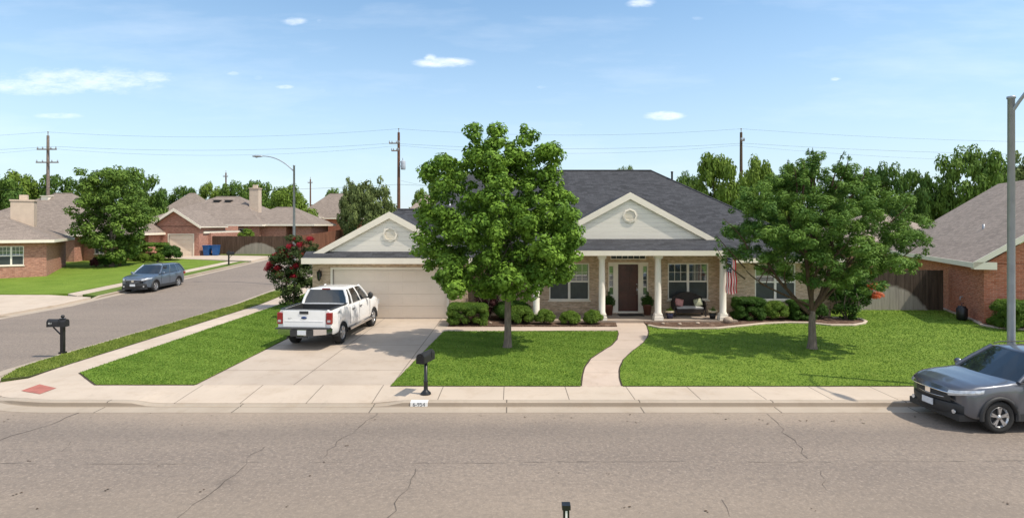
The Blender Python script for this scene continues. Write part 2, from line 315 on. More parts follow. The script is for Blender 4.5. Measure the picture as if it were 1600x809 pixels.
M['pink'] = plain('pink_patterned_cloth', (.55, .27, .25), .85, .35, 14); M['sage'] = plain('sage_patterned_cloth', (.42, .43, .30), .85, .35, 14)
M['rock'] = plain('pale_stone', (.42, .34, .27), .9, .25, 6, bump=.5); M['stucco'] = plain('tan_stucco', (.55, .45, .36), .9, .08, 3, bump=.2)
M['flag'] = flagmat('striped_flag_cloth'); M['signwhite'] = plain('kerb_paint_white', (.78, .78, .76), .7, .06, 7)
M['rubber'] = plain('door_mat', (.02, .018, .016), .95); M['transf'] = plain('transformer_grey', (.38, .42, .48), .5)

# ------------------------------------------------------------------ helpers
def T(y): return .04 * (min(max(y, 30), 80) - 30)
class MB:
    def __init__(s): s.v = []; s.f = []; s.m = []; s.s = []
    def face(s, pts, m=0, smooth=False):
        i = len(s.v); s.v += [tuple(p) for p in pts]; s.f.append(tuple(range(i, i + len(pts)))); s.m.append(m); s.s.append(smooth); return s
    def grid(s, rows, m=0, smooth=True, close=False):
        i = len(s.v); n = len(rows[0])
        for r in rows: s.v += [tuple(p) for p in r]
        for a in range(len(rows) - 1):
            for b in range(n if close else n - 1):
                c = (b + 1) % n
                s.f.append((i + a * n + b, i + a * n + c, i + (a + 1) * n + c, i + (a + 1) * n + b)); s.m.append(m); s.s.append(smooth)
        return s
    def box(s, x0, x1, y0, y1, z0, z1, m=0):
        p = [(x0, y0, z0), (x1, y0, z0), (x1, y1, z0), (x0, y1, z0), (x0, y0, z1), (x1, y0, z1), (x1, y1, z1), (x0, y1, z1)]
        i = len(s.v); s.v += p
        for q in ((0, 3, 2, 1), (4, 5, 6, 7), (0, 1, 5, 4), (1, 2, 6, 5), (2, 3, 7, 6), (3, 0, 4, 7)):
            s.f.append(tuple(i + k for k in q)); s.m.append(m); s.s.append(False)
        return s
    def obox(s, a, b, u0, u1, v0, v1, d0, d1, m=0):
        """box in the frame of a wall running a->b (2D); d is the distance outward"""
        a = Vector(a); b = Vector(b); t = (b - a).normalized(); n = Vector((t.y, -t.x))
        i = len(s.v)
        for (u, d, z) in ((u0, d1, v0), (u1, d1, v0), (u1, d0, v0), (u0, d0, v0), (u0, d1, v1), (u1, d1, v1), (u1, d0, v1), (u0, d0, v1)):
            p = a + t * u + n * d; s.v.append((p.x, p.y, z))
        for q in ((0, 3, 2, 1), (4, 5, 6, 7), (0, 1, 5, 4), (1, 2, 6, 5), (2, 3, 7, 6), (3, 0, 4, 7)):
            s.f.append(tuple(i + k for k in q)); s.m.append(m); s.s.append(False)
        return s
    def beam(s, p, q, w, h, up=(0, 0, 1), m=0):
        p = Vector(p); q = Vector(q); d = (q - p).normalized(); sd = d.cross(Vector(up)).normalized(); u = sd.cross(d).normalized()
        i = len(s.v)
        for c in (p, q):
            for (a, b) in ((-1, -1), (1, -1), (1, 1), (-1, 1)): s.v.append(tuple(c + sd * a * w / 2 + u * b * h / 2))
        for f in ((0, 1, 2, 3), (7, 6, 5, 4), (0, 4, 5, 1), (1, 5, 6, 2), (2, 6, 7, 3), (3, 7, 4, 0)):
            s.f.append(tuple(i + k for k in f)); s.m.append(m); s.s.append(False)
        return s
    def tube(s, pts, rad, n=8, m=0, cap=True, smooth=True):
        pts = [Vector(p) for p in pts]; rad = rad if isinstance(rad, (list, tuple)) else [rad] * len(pts)
        rings = []; ref = Vector((0.31, .95, .05))
        for k, p in enumerate(pts):
            d = (pts[min(k + 1, len(pts) - 1)] - pts[max(k - 1, 0)]).normalized()
            a = d.cross(ref); a = (a if a.length > .05 else d.cross(Vector((1, 0, 0)))).normalized(); b = d.cross(a)
            rings.append([p + (a * math.cos(2 * math.pi * j / n) + b * math.sin(2 * math.pi * j / n)) * rad[k] for j in range(n)])
        s.grid(rings, m, smooth, True)
        if cap: s.face(rings[0][::-1], m); s.face(rings[-1], m)
        return s
    def lathe(s, prof, c=(0, 0, 0), n=20, m=0, axis='z', smooth=True):
        rings = []
        for (r, h) in prof:
            ring = []
            for j in range(n):
                a = 2 * math.pi * j / n; x, y = r * math.cos(a), r * math.sin(a)
                ring.append((c[0] + x, c[1] + y, c[2] + h) if axis == 'z' else ((c[0] + x, c[1] + h, c[2] + y) if axis == 'y' else (c[0] + h, c[1] + x, c[2] + y)))
            rings.append(ring)
        s.grid(rings, m, smooth, True); return s
    def blob(s, c, r, m=0, n=10, sq=(1, 1, 1), jit=0, seed=0):
        rn = random.Random(seed); rows = []
        for i in range(n + 1):
            a = math.pi * i / n
            rows.append([(c[0] + r * sq[0] * math.sin(a) * math.cos(2 * math.pi * j / (2 * n)) * (1 + rn.uniform(-jit, jit)), c[1] + r * sq[1] * math.sin(a) * math.sin(2 * math.pi * j / (2 * n)) * (1 + rn.uniform(-jit, jit)), c[2] - r * sq[2] * math.cos(a)) for j in range(2 * n)])
        s.grid(rows, m, True, True); return s
    def build(s, name, mats, parent=None, world=False, fixn=False):
        me = bpy.data.meshes.new(name); me.from_pydata(s.v, [], s.f); mats = mats if isinstance(mats, (list, tuple)) else [mats]
        for m in mats: me.materials.append(m if not isinstance(m, str) else M[m])
        me.polygons.foreach_set('material_index', s.m); me.polygons.foreach_set('use_smooth', s.s)
        if fixn:
            bm = bmesh.new(); bm.from_mesh(me); bmesh.ops.remove_doubles(bm, verts=bm.verts, dist=1e-4); bmesh.ops.recalc_face_normals(bm, faces=bm.faces); bm.to_mesh(me); bm.free()
        uv = me.uv_layers.new(name='UVMap')
        for p in me.polygons:
            n = p.normal
            if abs(n.z) > .98: t = Vector((1, 0, 0)); b = Vector((0, 1, 0))
            else:
                t = Vector((-n.y, n.x, 0)).normalized(); b = n.cross(t)
            for li in p.loop_indices:
                co = me.vertices[me.loops[li].vertex_index].co; uv.data[li].uv = (co.dot(t), co.dot(b))
        return link(name, me, parent, world)
def link(name, me, parent=None, world=False):
    o = bpy.data.objects.new(name, me); C.objects.link(o)
    if parent is not None:
        o.parent = parent
        if world: o.matrix_parent_inverse = Matrix.Translation(-parent.location)
    return o
def tag(o, label=None, cat=None, group=None, kind=None):
    if label: o['label'] = label
    if cat: o['category'] = cat
    if group: o['group'] = group
    if kind: o['kind'] = kind
    return o
def empty(name, loc, rz, label, cat, group=None):
    o = bpy.data.objects.new(name, None); C.objects.link(o); o.location = loc; o.rotation_euler = (0, 0, rz); o.empty_display_size = .3
    return tag(o, label, cat, group)
def copy_tree(o, parent=None):
    c = o.copy(); C.objects.link(c)
    if parent is not None: c.parent = parent
    for ch in list(o.children): copy_tree(ch, c)
    return c
def struct(o): o['kind'] = 'structure'; return o
def slab(name, poly, zf, thick, mat, step=0, parent=None, kind='structure'):
    bm = bmesh.new(); vs_ = [bm.verts.new((x, y, 0)) for x, y in poly]; bm.faces.new(vs_)
    cuts = []
    ys = [p[1] for p in poly]; xs = [p[0] for p in poly]
    for yc in (30, 80):
        if min(ys) < yc < max(ys): cuts.append(((0, yc, 0), (0, 1, 0)))
    if step:
        y = min(ys) + step
        while y < max(ys): cuts.append(((0, y, 0), (0, 1, 0))); y += step
        x = min(xs) + step
        while x < max(xs): cuts.append(((x, 0, 0), (1, 0, 0))); x += step
    for co, no in cuts:
        bmesh.ops.bisect_plane(bm, geom=bm.verts[:] + bm.edges[:] + bm.faces[:], plane_co=co, plane_no=no, dist=1e-5)
    bmesh.ops.recalc_face_normals(bm, faces=bm.faces)
    if bm.faces[:] and sum(f.normal.z for f in bm.faces) < 0: bmesh.ops.reverse_faces(bm, faces=bm.faces)
    for v in bm.verts: v.co.z = T(v.co.y) + (zf(v.co.x, v.co.y) if callable(zf) else zf)
    if thick:
        be = [e for e in bm.edges if e.is_boundary]
        r = bmesh.ops.extrude_edge_only(bm, edges=be)
        for g in r['geom']:
            if isinstance(g, bmesh.types.BMVert): g.co.z -= thick
    bmesh.ops.triangulate(bm, faces=[f for f in bm.faces if len(f.verts) > 4])
    me = bpy.data.meshes.new(name); bm.to_mesh(me); bm.free(); me.materials.append(M[mat])
    o = link(name, me, parent); 
    if kind: o['kind'] = kind
    return o
def P(px, py, z=0.0, Y=None):
    if Y is None: Y = 900 * (4.1 - z) / (py - 352)
    return ((px - 800) * Y / 900, Y)

# leaf clouds -------------------------------------------------------
def leaf_mesh(name, clumps, leaf, dens, seed, mats, up=.5, aspect=.6, share=None, shell=.55):
    """clumps: rows of x,y,z,rx,ry,rz. One kite-shaped face per leaf."""
    rng = np.random.default_rng(seed); cl = np.array(clumps, float)
    area = 4 * np.pi * ((cl[:, 3] * cl[:, 4] + cl[:, 3] * cl[:, 5] + cl[:, 4] * cl[:, 5]) / 3)
    cnt = np.maximum(6, (dens * area / (leaf * leaf * aspect * .5))).astype(int)
    idx = np.repeat(np.arange(len(cl)), cnt); N = len(idx)
    d = rng.normal(size=(N, 3)); d /= np.linalg.norm(d, axis=1)[:, None]
    rr = shell + (1.08 - shell) * rng.random(N) ** .7
    c = cl[idx, :3] + d * cl[idx, 3:6] * rr[:, None]
    nrm = d + np.array([0, 0, up]) + rng.normal(size=(N, 3)) * .38; nrm /= np.linalg.norm(nrm, axis=1)[:, None]
    t = np.cross(nrm, rng.normal(size=(N, 3))); t /= np.linalg.norm(t, axis=1)[:, None]; b = np.cross(nrm, t)
    s = leaf * (.65 + .7 * rng.random(N))[:, None]
    V = np.stack([c - t * s * .5, c + b * s * aspect * .5 + t * s * .08, c + t * s * .5 - nrm * s * .12, c - b * s * aspect * .5 + t * s * .08], 1).reshape(-1, 3)
    me = bpy.data.meshes.new(name); me.vertices.add(len(V)); me.vertices.foreach_set('co', V.ravel())
    me.loops.add(4 * N); me.loops.foreach_set('vertex_index', np.arange(4 * N)); me.polygons.add(N)
    me.polygons.foreach_set('loop_start', np.arange(0, 4 * N, 4)); me.polygons.foreach_set('loop_total', np.full(N, 4))
    mats = mats if isinstance(mats, list) else [mats]
    for m in mats: me.materials.append(M[m])
    if len(mats) > 1: me.polygons.foreach_set('material_index', (rng.random(N) < share).astype(int))
    at = me.attributes.new('tint', 'FLOAT', 'POINT')
    ct = rng.random(len(cl))[idx]; at.data.foreach_set('value', np.repeat(np.clip(.5 * ct + .5 * rng.random(N), 0, 1), 4))
    me.update(calc_edges=True); me.validate(); return me
def clumps_on(lobes, n, rmin, rmax, seed, inner=.35, zmin=None):
    rn = np.random.default_rng(seed); out_ = []; L = np.array(lobes, float)
    w = L[:, 3] * L[:, 4] + L[:, 5] * L[:, 3]; w = w / w.sum()
    tries = 0
    while len(out_) < n and tries < n * 40:
        tries += 1
        k = rn.choice(len(L), p=w); d = rn.normal(size=3); d /= np.linalg.norm(d)
        q = L[k, :3] + d * L[k, 3:6] * (inner + (1 - inner) * rn.random() ** .45)
        e = (((q - L[:, :3]) / L[:, 3:6]) ** 2).sum(1)
        if (e < .45).sum() > 0 and rn.random() < .7: continue
        if zmin is not None and q[2] < zmin: continue
        r = rmin + (rmax - rmin) * rn.random(); out_.append((*q, r, r, r * .72))
    return out_
def limb(mb, p, q, r0, r1, seed, bend=.12, n=6, sides=7):
    rn = random.Random(seed); p = Vector(p); q = Vector(q); L = (q - p).length; pts = []; rad = []
    off = Vector((rn.uniform(-1, 1), rn.uniform(-1, 1), rn.uniform(-.2, .6))) * L * bend
    for i in range(n + 1):
        t = i / n; pts.append(p.lerp(q, t) + off * math.sin(math.pi * t) + Vector((rn.uniform(-1, 1), rn.uniform(-1, 1), 0)) * L * .015 * (0 < i < n)); rad.append(r0 + (r1 - r0) * t)
    mb.tube(pts, rad, sides); return pts

# ------------------------------------------------------------------ GROUND, ROADS, PATHS
bm = bmesh.new()
ys = [-60, -20, 0, 20, 30, 40, 50, 60, 70, 80, 120, 300, 1500]; xs = [-1500, -300, -100, -60, -30, 0, 30, 60, 100, 300, 1500]
gv = [[bm.verts.new((x, y, T(y) - .22)) for x in xs] for y in ys]
for i in range(len(ys) - 1):
    for j in range(len(xs) - 1): bm.faces.new((gv[i][j], gv[i][j + 1], gv[i + 1][j + 1], gv[i + 1][j]))
me = bpy.data.meshes.new('ground'); bm.to_mesh(me); bm.free(); me.materials.append(M['ground']); struct(link('ground', me))

ARC = [(-10.6 - 3.8 * math.cos(R(a)), 17.2 - 3.8 * math.sin(R(a))) for a in range(0, 91, 6)]     # corner kerb line
road_poly = [(-90, 6.0), (70, 6.0), (70, 13.45)] + ARC[::-1] + [(-14.4, 50), (40, 50), (40, 57.5), (-23.4, 57.5), (-23.4, 18.5), (-24.6, 14.8), (-28, 13.45), (-90, 13.45)]
slab('road', road_poly, -.12, .3, 'asphalt')
def kerb_sweep(name, path, hf, label=None, mat='kerb'):
    rows = []; n = len(path)
    for i, (x, y) in enumerate(path):
        a = Vector(path[max(i - 1, 0)]); b = Vector(path[min(i + 1, n - 1)]); d = (b - a).normalized(); o = Vector((-d.y, d.x)) * -1    # road on the right hand
        h = hf(x, y); t = T(y)
        rows.append([(x + o.x * k, y + o.y * k, t + z) for k, z in ((-.17, h - .3), (-.17, h), (-.03, h), (0, h - .02), (.03, min(-.09, h - .01)), (.06, -.103), (.42, -.112), (.43, -.3))])
    mb = MB(); mb.grid(rows, 0, False); k_ = len(rows[0]) - 1
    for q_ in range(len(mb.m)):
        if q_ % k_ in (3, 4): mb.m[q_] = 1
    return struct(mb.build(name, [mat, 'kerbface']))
def dense(path, step=.35):
    out_ = []
    for a, b in zip(path[:-1], path[1:]):
        a = Vector(a); b = Vector(b); k = max(1, int((b - a).length / step))
        out_ += [tuple(a.lerp(b, i / k)) for i in range(k)]
    return out_ + [path[-1]]
def sm(a, b, x): t = min(max((x - a) / (b - a), 0), 1); return t * t * (3 - 2 * t)
def drop(x, y):
    w = 0
    if y < 14.8 and x > -10.6: w = max(w, sm(-9.0, -8.3, x) * (1 - sm(-3.1, -2.5, x)))
    ang = math.degrees(math.atan2(17.2 - y, -10.6 - x)) if (x < -9 and y < 19) else 200
    if ang < 120: w = max(w, sm(-14, 12, ang) * (1 - sm(58, 76, ang)))
    return w
kp = [(-14.4, y) for y in (57, 50, 44, 38, 34, 30, 27, 24, 22, 20, 18.4)] + ARC + [(-10.6 + .35 * i, 13.4) for i in range(1, 30)] + [(x, 13.4) for x in range(0, 70, 5)]
# road lies to the right when walking south then east: flip sign with reversed path
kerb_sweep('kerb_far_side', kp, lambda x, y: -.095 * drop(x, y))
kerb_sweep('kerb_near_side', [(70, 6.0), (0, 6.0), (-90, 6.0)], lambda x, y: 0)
kerb_sweep('kerb_side_street', [(-90, 13.4), (-28, 13.4), (-24.6, 14.8), (-23.4, 18.5), (-23.4, 26.2), (-23.4, 27), (-23.4, 32), (-23.4, 32.8), (-23.4, 52), (-23.4, 57)][::-1][::-1], lambda x, y: -.095 if (26.5 < y < 32.4 and x > -24) or 51.9 < y else 0) if False else None
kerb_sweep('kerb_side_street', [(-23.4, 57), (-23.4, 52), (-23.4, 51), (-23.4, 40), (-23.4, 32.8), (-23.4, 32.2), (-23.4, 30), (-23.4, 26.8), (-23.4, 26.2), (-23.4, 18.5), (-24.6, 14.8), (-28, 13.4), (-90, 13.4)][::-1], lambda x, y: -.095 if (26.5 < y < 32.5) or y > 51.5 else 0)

def hpad(x, y):
    w = drop(x, y)
    if x > -10.6: d = y - 13.4
    elif y > 17.2: d = x + 14.4
    else: d = 3.8 - math.hypot(x + 10.6, y - 17.2)
    return -.095 * w * max(0, 1 - d / 1.25)
# corner pad and pavement
arc_in = [(-10.6 - 3.63 * math.cos(R(a)), 17.2 - 3.63 * math.sin(R(a))) for a in range(0, 91, 6)]
corner = [p for p in arc_in if p[1] < 15.9]
slab('pavement_corner', [(-13.1, 15.6), (-13.62, 15.35)] + [p for p in arc_in if p[1] < 15.3] + [(-8.1, 13.57), (-8.1, 14.82), (-10.7, 14.82), (-12, 16.0), (-12, 19), (-13.1, 19)], lambda x, y: hpad(x, y) + .001, .3, 'conc', .3)
slab('pavement_front', [(-8.1, 13.57), (60, 13.57), (60, 14.72), (-3.08, 14.72), (-3.08, 14.82), (-8.1, 14.82)], lambda x, y: hpad(x, y), .3, 'walk', .6)
slab('pavement_side', [(-13.1, 19.0), (-12, 19.0), (-12, 48), (-13.1, 48)], 0, .3, 'walkside')
slab('driveway', [(-8.15, 14.82), (-3.08, 14.82), (-2.85, 18.7), (-2.62, 22.2), (-2.62, 25.6), (-8.15, 25.6)], .002, .3, 'drive')
left_edge = [P(*q) for q in ((907, 603), (908, 590), (912, 574), (922, 560), (940, 548), (955, 539), (963, 530), (965, 522), (963.5, 516))]
right_edge = [P(*q) for q in ((973, 603), (969, 590), (969, 576), (975, 562), (990, 548), (1006, 536), (1013, 527), (1014.5, 519), (1012, 510), (1008, 503.5))]
path_poly = left_edge + [P(963, 504)] + right_edge[::-1]
slab('front_path', path_poly, .003, .3, 'pathc')
ymid0, ymid1 = 22.25, 23.3
slab('house_path', [(-2.62, ymid0), (left_edge[-1][0], ymid0), (P(963, 510)[0], ymid1), (-2.62, ymid1)], .001, .3, 'pathc')
slab('neighbour_driveway', [(-23.55, 26.6), (-23.55, 32.2), (-26.5, 33.0), (-60, 33.6), (-60, 24.0), (-25, 25.2)], .0, .3, 'conc')
slab('pavement_far_side', [(-25.75, 33.4), (-24.6, 32.6), (-24.4, 51.6), (-25.5, 51.6)], 0, .3, 'walkside')
slab('garage_driveway', [(-23.55, 52.0), (-23.55, 56.6), (-31.4, 57.9), (-35.0, 57.9), (-35.0, 55.2), (-30, 53.6)], .02, .35, 'conc')
slab('pavement_near_side', [(-90, 4.3), (70, 4.3), (70, 5.84), (-90, 5.84)], 0, .3, 'walk')
# ramp paving
o = slab('tactile_paving', [P(33, 607), P(62, 615.5), P(88, 606), P(62, 599)], lambda x, y: hpad(x, y) + .008, 0, 'redpad', .3)

# lawns
lawn_left = [(-12, 16.0), (-10.7, 14.82), (-8.15, 14.82), (-8.15, 25.3), (-8.8, 25.4), (-8.8, 49.8), (-12, 49.8)]
lawn_mid = [(-3.08, 14.72), (-2.85, 18.7), (-2.62, ymid0), (left_edge[-1][0], ymid0)] + left_edge[:-1][::-1]
lawn_right = right_edge + [(5.5, 24.3), (5.5, 49.8), (60, 49.8), (60, 14.72)]
strip = [(-13.62, 15.35), (-13.1, 15.62), (-13.1, 49.8), (-14.23, 49.8), (-14.23, 17.4), (-14.1, 16.4)]
lawn_far = [(-25.8, 33.4), (-25.5, 51.6), (-30, 53.5), (-35, 55.1), (-70, 55.2), (-70, 33.7), (-26.6, 33.1)]
strip_far = [(-24.6, 33.0), (-23.57, 32.6), (-23.57, 51.6), (-24.4, 51.6)]
for nm, poly in (('lawn_left', lawn_left), ('lawn_middle', lawn_mid), ('lawn_right', lawn_right), ('lawn_far_side', lawn_far)):
    slab(nm, poly, .022, .3, 'lawn')
slab('verge_near', strip, .02, .3, 'strip'); slab('verge_far', strip_far, .02, .3, 'strip')
slab('lawn_back', [(-22, 57.7), (-22, 58.7), (-70, 58.7), (-70, 56), (-35.1, 58)], .02, .3, 'strip')
slab('lawn_camera_side', [(-90, -20), (70, -20), (70, 4.3), (-90, 4.3)], .0, .3, 'lawn')

def soil_edge(name, pts, z=.006, w=.045, side=0):
    rows = []; pts = dense(pts, .25); rn = random.Random(len(pts)); A = []; Bq = []
    for i, (x, y) in enumerate(pts):
        a = Vector(pts[max(i - 1, 0)]); b = Vector(pts[min(i + 1, len(pts) - 1)]); d = (b - a).normalized(); n = Vector((-d.y, d.x)); h = w * rn.uniform(.85, 1.15)
        A.append((x - n.x * h, y - n.y * h, T(y) + z)); Bq.append((x + n.x * .03, y + n.y * .03, T(y) + z))
    return struct(MB().grid([A, Bq], 0, False).build(name, 'soil'))
M['soil'] = plain('dark_edge_soil', (.05, .036, .024), .95, .3, 9)
soil_edge('lawn_edge', [(-3.1, 14.72), left_edge[0]]); soil_edge('lawn_edge', [right_edge[0], (40, 14.72)]); soil_edge('lawn_edge', left_edge, .009)
soil_edge('lawn_edge', right_edge[::-1], .009); soil_edge('lawn_edge', [(-12, 19), (-12, 16.0), (-10.7, 14.82), (-8.15, 14.82)], .008); soil_edge('lawn_edge', [(-12, 48), (-12, 19)], .006)
soil_edge('lawn_edge', [(-8.15, 14.82), (-8.15, 25.2)], .008, .03); soil_edge('lawn_edge', [(-2.62, 22.2), (-2.85, 18.7), (-3.08, 14.75)], .008, .03); soil_edge('lawn_edge', [(-13.62, 15.35), (-13.1, 15.6), (-13.1, 48)], .008)
soil_edge('lawn_edge', [left_edge[-1], (-2.62, ymid0)][::-1], .007, .03)
# planting beds
slab('bed_left', [(-2.60, ymid1 + .02), (P(963, 509)[0], ymid1 + .02), (4.35, 24.2), (1.0, 24.2), (.6, 26.1), (-1.9, 26.1), (-1.9, 25.3), (-2.6, 25.3)], .035, .3, 'mulch')
edge = [P(*q) for q in ((1014, 510), (1030, 513.5), (1060, 515), (1120, 514.5), (1150, 511.5), (1194, 507), (1230, 505.5), (1262, 506), (1298, 509.5), (1333, 509.5), (1350, 506.5), (1353, 503.5), (1345, 500), (1325, 498), (1300, 497.5))]
slab('bed_right', edge + [(14.2, 25.6), (9.6, 25.6), (9.4, 24.2), (5.55, 24.2)], .045, .3, 'mulch')
def edging(name, pts, w=.13, h=.07, mat='conc'):
    rows = []; pts = dense(pts, .15)
    for i, (x, y) in enumerate(pts):
        a = Vector(pts[max(i - 1, 0)]); b = Vector(pts[min(i + 1, len(pts) - 1)]); d = (b - a).normalized(); n = Vector((-d.y, d.x))
        rows.append([(x + n.x * k, y + n.y * k, z) for k, z in ((-w / 2, 0), (-w / 2, h), (-w / 4, h + .02), (w / 4, h + .02), (w / 2, h), (w / 2, 0))])
    return MB().grid(rows, 0, False).build(name, mat)
tag(edging('bed_edging', edge), 'low pale concrete edging curving round the bed in front of the porch', 'edging')
redge = [P(1524, 503.5), P(1535, 509.5), P(1560, 514), P(1600, 516.5), P(1680, 520)]
slab('bed_neighbour', redge + [(24, 22.5), (20.5, 24.2)], .045, .3, 'mulch')
tag(edging('bed_edging', redge), 'low pale concrete edging along the bed by the red brick corner at the right', 'edging')

# grass blades as real tufts
def inpoly(x, y, poly):
    c = np.zeros(len(x), bool); n = len(poly)
    for i in range(n):
        x0, y0 = poly[i]; x1, y1 = poly[(i + 1) % n]
        if y0 == y1: continue
        k = ((y0 > y) != (y1 > y)) & (x < (x1 - x0) * (y - y0) / (y1 - y0) + x0); c ^= k
    return c
BED = edge + [(14.2, 25.6), (9.4, 25.6), (9.4, 24.2), (5.55, 24.2)]
def blades(name, poly, n, seed, mat, clip=(-60, 60, 0, 30), h=.034, avoid=None, label=None):
    rng = np.random.default_rng(seed); xs_ = [p[0] for p in poly]; ys_ = [p[1] for p in poly]
    x0, x1, y0, y1 = max(min(xs_), clip[0]), min(max(xs_), clip[1]), max(min(ys_), clip[2]), min(max(ys_), clip[3])
    x = x0 + (x1 - x0) * rng.random(n); y = y0 + (y1 - y0) * rng.random(n) ** 1.15
    k = inpoly(x, y, poly) & (np.abs(x) < y * .93 + .5)
    if avoid is not None: k &= ~inpoly(x, y, avoid)
    x = x[k]; y = y[k]; N = len(x); z = .04 * (np.clip(y, 30, 80) - 30) + .015
    a = rng.random(N) * 6.28; w = .012 + .012 * rng.random(N); hh = h * (.5 + .8 * rng.random(N)); w = w * (y / 16); 
    lx = rng.normal(size=N) * .02; ly = rng.normal(size=N) * .02
    V = np.stack([np.stack([x - np.cos(a) * w, y - np.sin(a) * w, z], 1), np.stack([x + np.cos(a) * w, y + np.sin(a) * w, z], 1), np.stack([x + lx, y + ly, z + hh], 1)], 1).reshape(-1, 3)
    me = bpy.data.meshes.new(name); me.vertices.add(3 * N); me.vertices.foreach_set('co', V.ravel()); me.loops.add(3 * N); me.loops.foreach_set('vertex_index', np.arange(3 * N))
    me.polygons.add(N); me.polygons.foreach_set('loop_start', np.arange(0, 3 * N, 3)); me.polygons.foreach_set('loop_total', np.full(N, 3)); me.materials.append(M[mat])
    at = me.attributes.new('tint', 'FLOAT', 'POINT'); at.data.foreach_set('value', np.repeat(rng.random(N), 3)); me.update(calc_edges=True)
    o = link(name, me); return tag(o, label, 'grass', None, 'stuff')
blades('grass', lawn_mid, 60000, 1, 'blade', label='mown green grass on the small front lawn between driveway and path')
blades('grass', lawn_right, 150000, 2, 'blade', clip=(1, 30, 14, 28), avoid=BED, label='mown green grass on the wide lawn right of the curved path')
blades('grass', lawn_left, 70000, 3, 'blade', clip=(-13, -8, 14, 34), label='mown green grass left of the concrete driveway')
blades('grass', strip, 26000, 4, 'bladedry', clip=(-15, -13, 15, 34), h=.04, label='dry green grass on the verge beside the side street')

# road cracks, seam, litter
def ribbon(mb, pts, w, seed, z=.005, jit=.06):
    rn = random.Random(seed); d = []
    for a, b in zip(pts[:-1], pts[1:]):
        a = Vector(a); b = Vector(b); k = max(2, int((b - a).length / .18)); n = (b - a).normalized(); n = Vector((-n.y, n.x))
        for i in range(k): d.append(a.lerp(b, i / k) + n * rn.uniform(-jit, jit))
    d.append(Vector(pts[-1])); L = []; Rr = []
    for i, p in enumerate(d):
        q = (d[min(i + 1, len(d) - 1)] - d[max(i - 1, 0)]).normalized(); n = Vector((-q.y, q.x)); ww = w * rn.uniform(.2, 1.1) / 3
        L.append((p.x + n.x * ww, p.y + n.y * ww, -.12 + z)); Rr.append((p.x - n.x * ww, p.y - n.y * ww, -.12 + z))
    mb.grid([Rr, L], 0, False)
def PR(px, py): return P(px, py, -.12)
mb = MB()
ribbon(mb, [PR(592, 643), PR(555, 672), PR(512, 703), PR(505, 716)], .028, 1)
ribbon(mb, [PR(410, 697), PR(390, 716), PR(365, 742), PR(278, 809), PR(230, 860)], .032, 2)
ribbon(mb, [PR(652, 732), PR(635, 765), PR(608, 809), PR(590, 850)], .026, 3)
ribbon(mb, [PR(145, 636), PR(95, 657), PR(40, 674), PR(0, 687), PR(-60, 705)], .04, 4)
ribbon(mb, [PR(1197, 646), PR(1226, 675), PR(1250, 700), PR(1262, 716)], .026, 5)
ribbon(mb, [PR(1124, 780), PR(1140, 806)], .022, 6); ribbon(mb, [PR(1285, 735), PR(1292, 765)], .018, 7)
ribbon(mb, [PR(110, 690), PR(96, 705)], .015, 17)
struct(mb.build('road_cracks', 'crack'))
mb = MB()
x = -14.0
rn = random.Random(11)
while x < 25:
    l = rn.uniform(.5, 2.4); yy = 10.27 + .006 * x + .02 * math.sin(x)
    ribbon(mb, [(x, yy), (x + l, yy + rn.uniform(-.01, .01))], .016, int(x * 31) + 900, jit=.012); x += l + rn.uniform(.02, 1.3)
struct(mb.build('road_seam', 'crack'))
mb = MB(); rn = random.Random(5)
spots = [(822, 652), (863, 653), (892, 653.5), (984, 658), (1052, 654), (1135, 655), (1190, 655.5), (1253, 658), (1262, 657.5), (1300, 658), (1330, 656), (1350, 656.5), (1352, 661.5), (1410, 652), (782, 702), (249, 728), (948, 741), (1006, 803), (1118, 646)]
for k in range(45): spots.append((rn.uniform(0, 1600), rn.uniform(648, 805) if k % 2 else rn.uniform(645, 665)))
for (px, py) in spots:
    x, y = PR(px, py)
    for _ in range(rn.randint(1, 3)):
        a = rn.uniform(0, 6.28); w = rn.uniform(.006, .02); xx = x + rn.uniform(-.07, .07); yy = y + rn.uniform(-.05, .05)
        mb.face([(xx + math.cos(a + q) * w * (1.6 if q % 2 else .8), yy + math.sin(a + q) * w, -.108 + .01 * (q == 2)) for q in (0, 1.5, 3, 4.5)])
tag(mb.build('leaf_litter', 'barkd'), 'small dead leaves and grit scattered along the gutter side of the asphalt', 'litter', None, 'stuff')

# ------------------------------------------------------------------ building helpers
def wallp(mb, a, b, z0, z1, ops=(), depth=.11, m=0):
    """wall face from a to b with real openings and their reveals"""
    a = Vector(a); b = Vector(b); L = (b - a).length; t = (b - a) / L; n = Vector((t.y, -t.x))
    us = sorted({0, L} | {o[0] for o in ops} | {o[1] for o in ops}); vs2 = sorted({z0, z1} | {o[2] for o in ops} | {o[3] for o in ops})
    def pt(u, v, d=0): p = a + t * u - n * d; return (p.x, p.y, v)
    for i in range(len(us) - 1):
        for j in range(len(vs2) - 1):
            uc = (us[i] + us[i + 1]) / 2; vc = (vs2[j] + vs2[j + 1]) / 2
            if any(o[0] < uc < o[1] and o[2] < vc < o[3] for o in ops): continue
            mb.face([pt(us[i], vs2[j]), pt(us[i + 1], vs2[j]), pt(us[i + 1], vs2[j + 1]), pt(us[i], vs2[j + 1])], m)
    for (u0, u1, v0, v1) in ops:
        mb.face([pt(u0, v0), pt(u0, v0, depth), pt(u0, v1, depth), pt(u0, v1)][::-1], m); mb.face([pt(u1, v0), pt(u1, v0, depth), pt(u1, v1, depth), pt(u1, v1)], m)
        mb.face([pt(u0, v1), pt(u0, v1, depth), pt(u1, v1, depth), pt(u1, v1)][::-1], m); mb.face([pt(u0, v0), pt(u0, v0, depth), pt(u1, v0, depth), pt(u1, v0)], m)
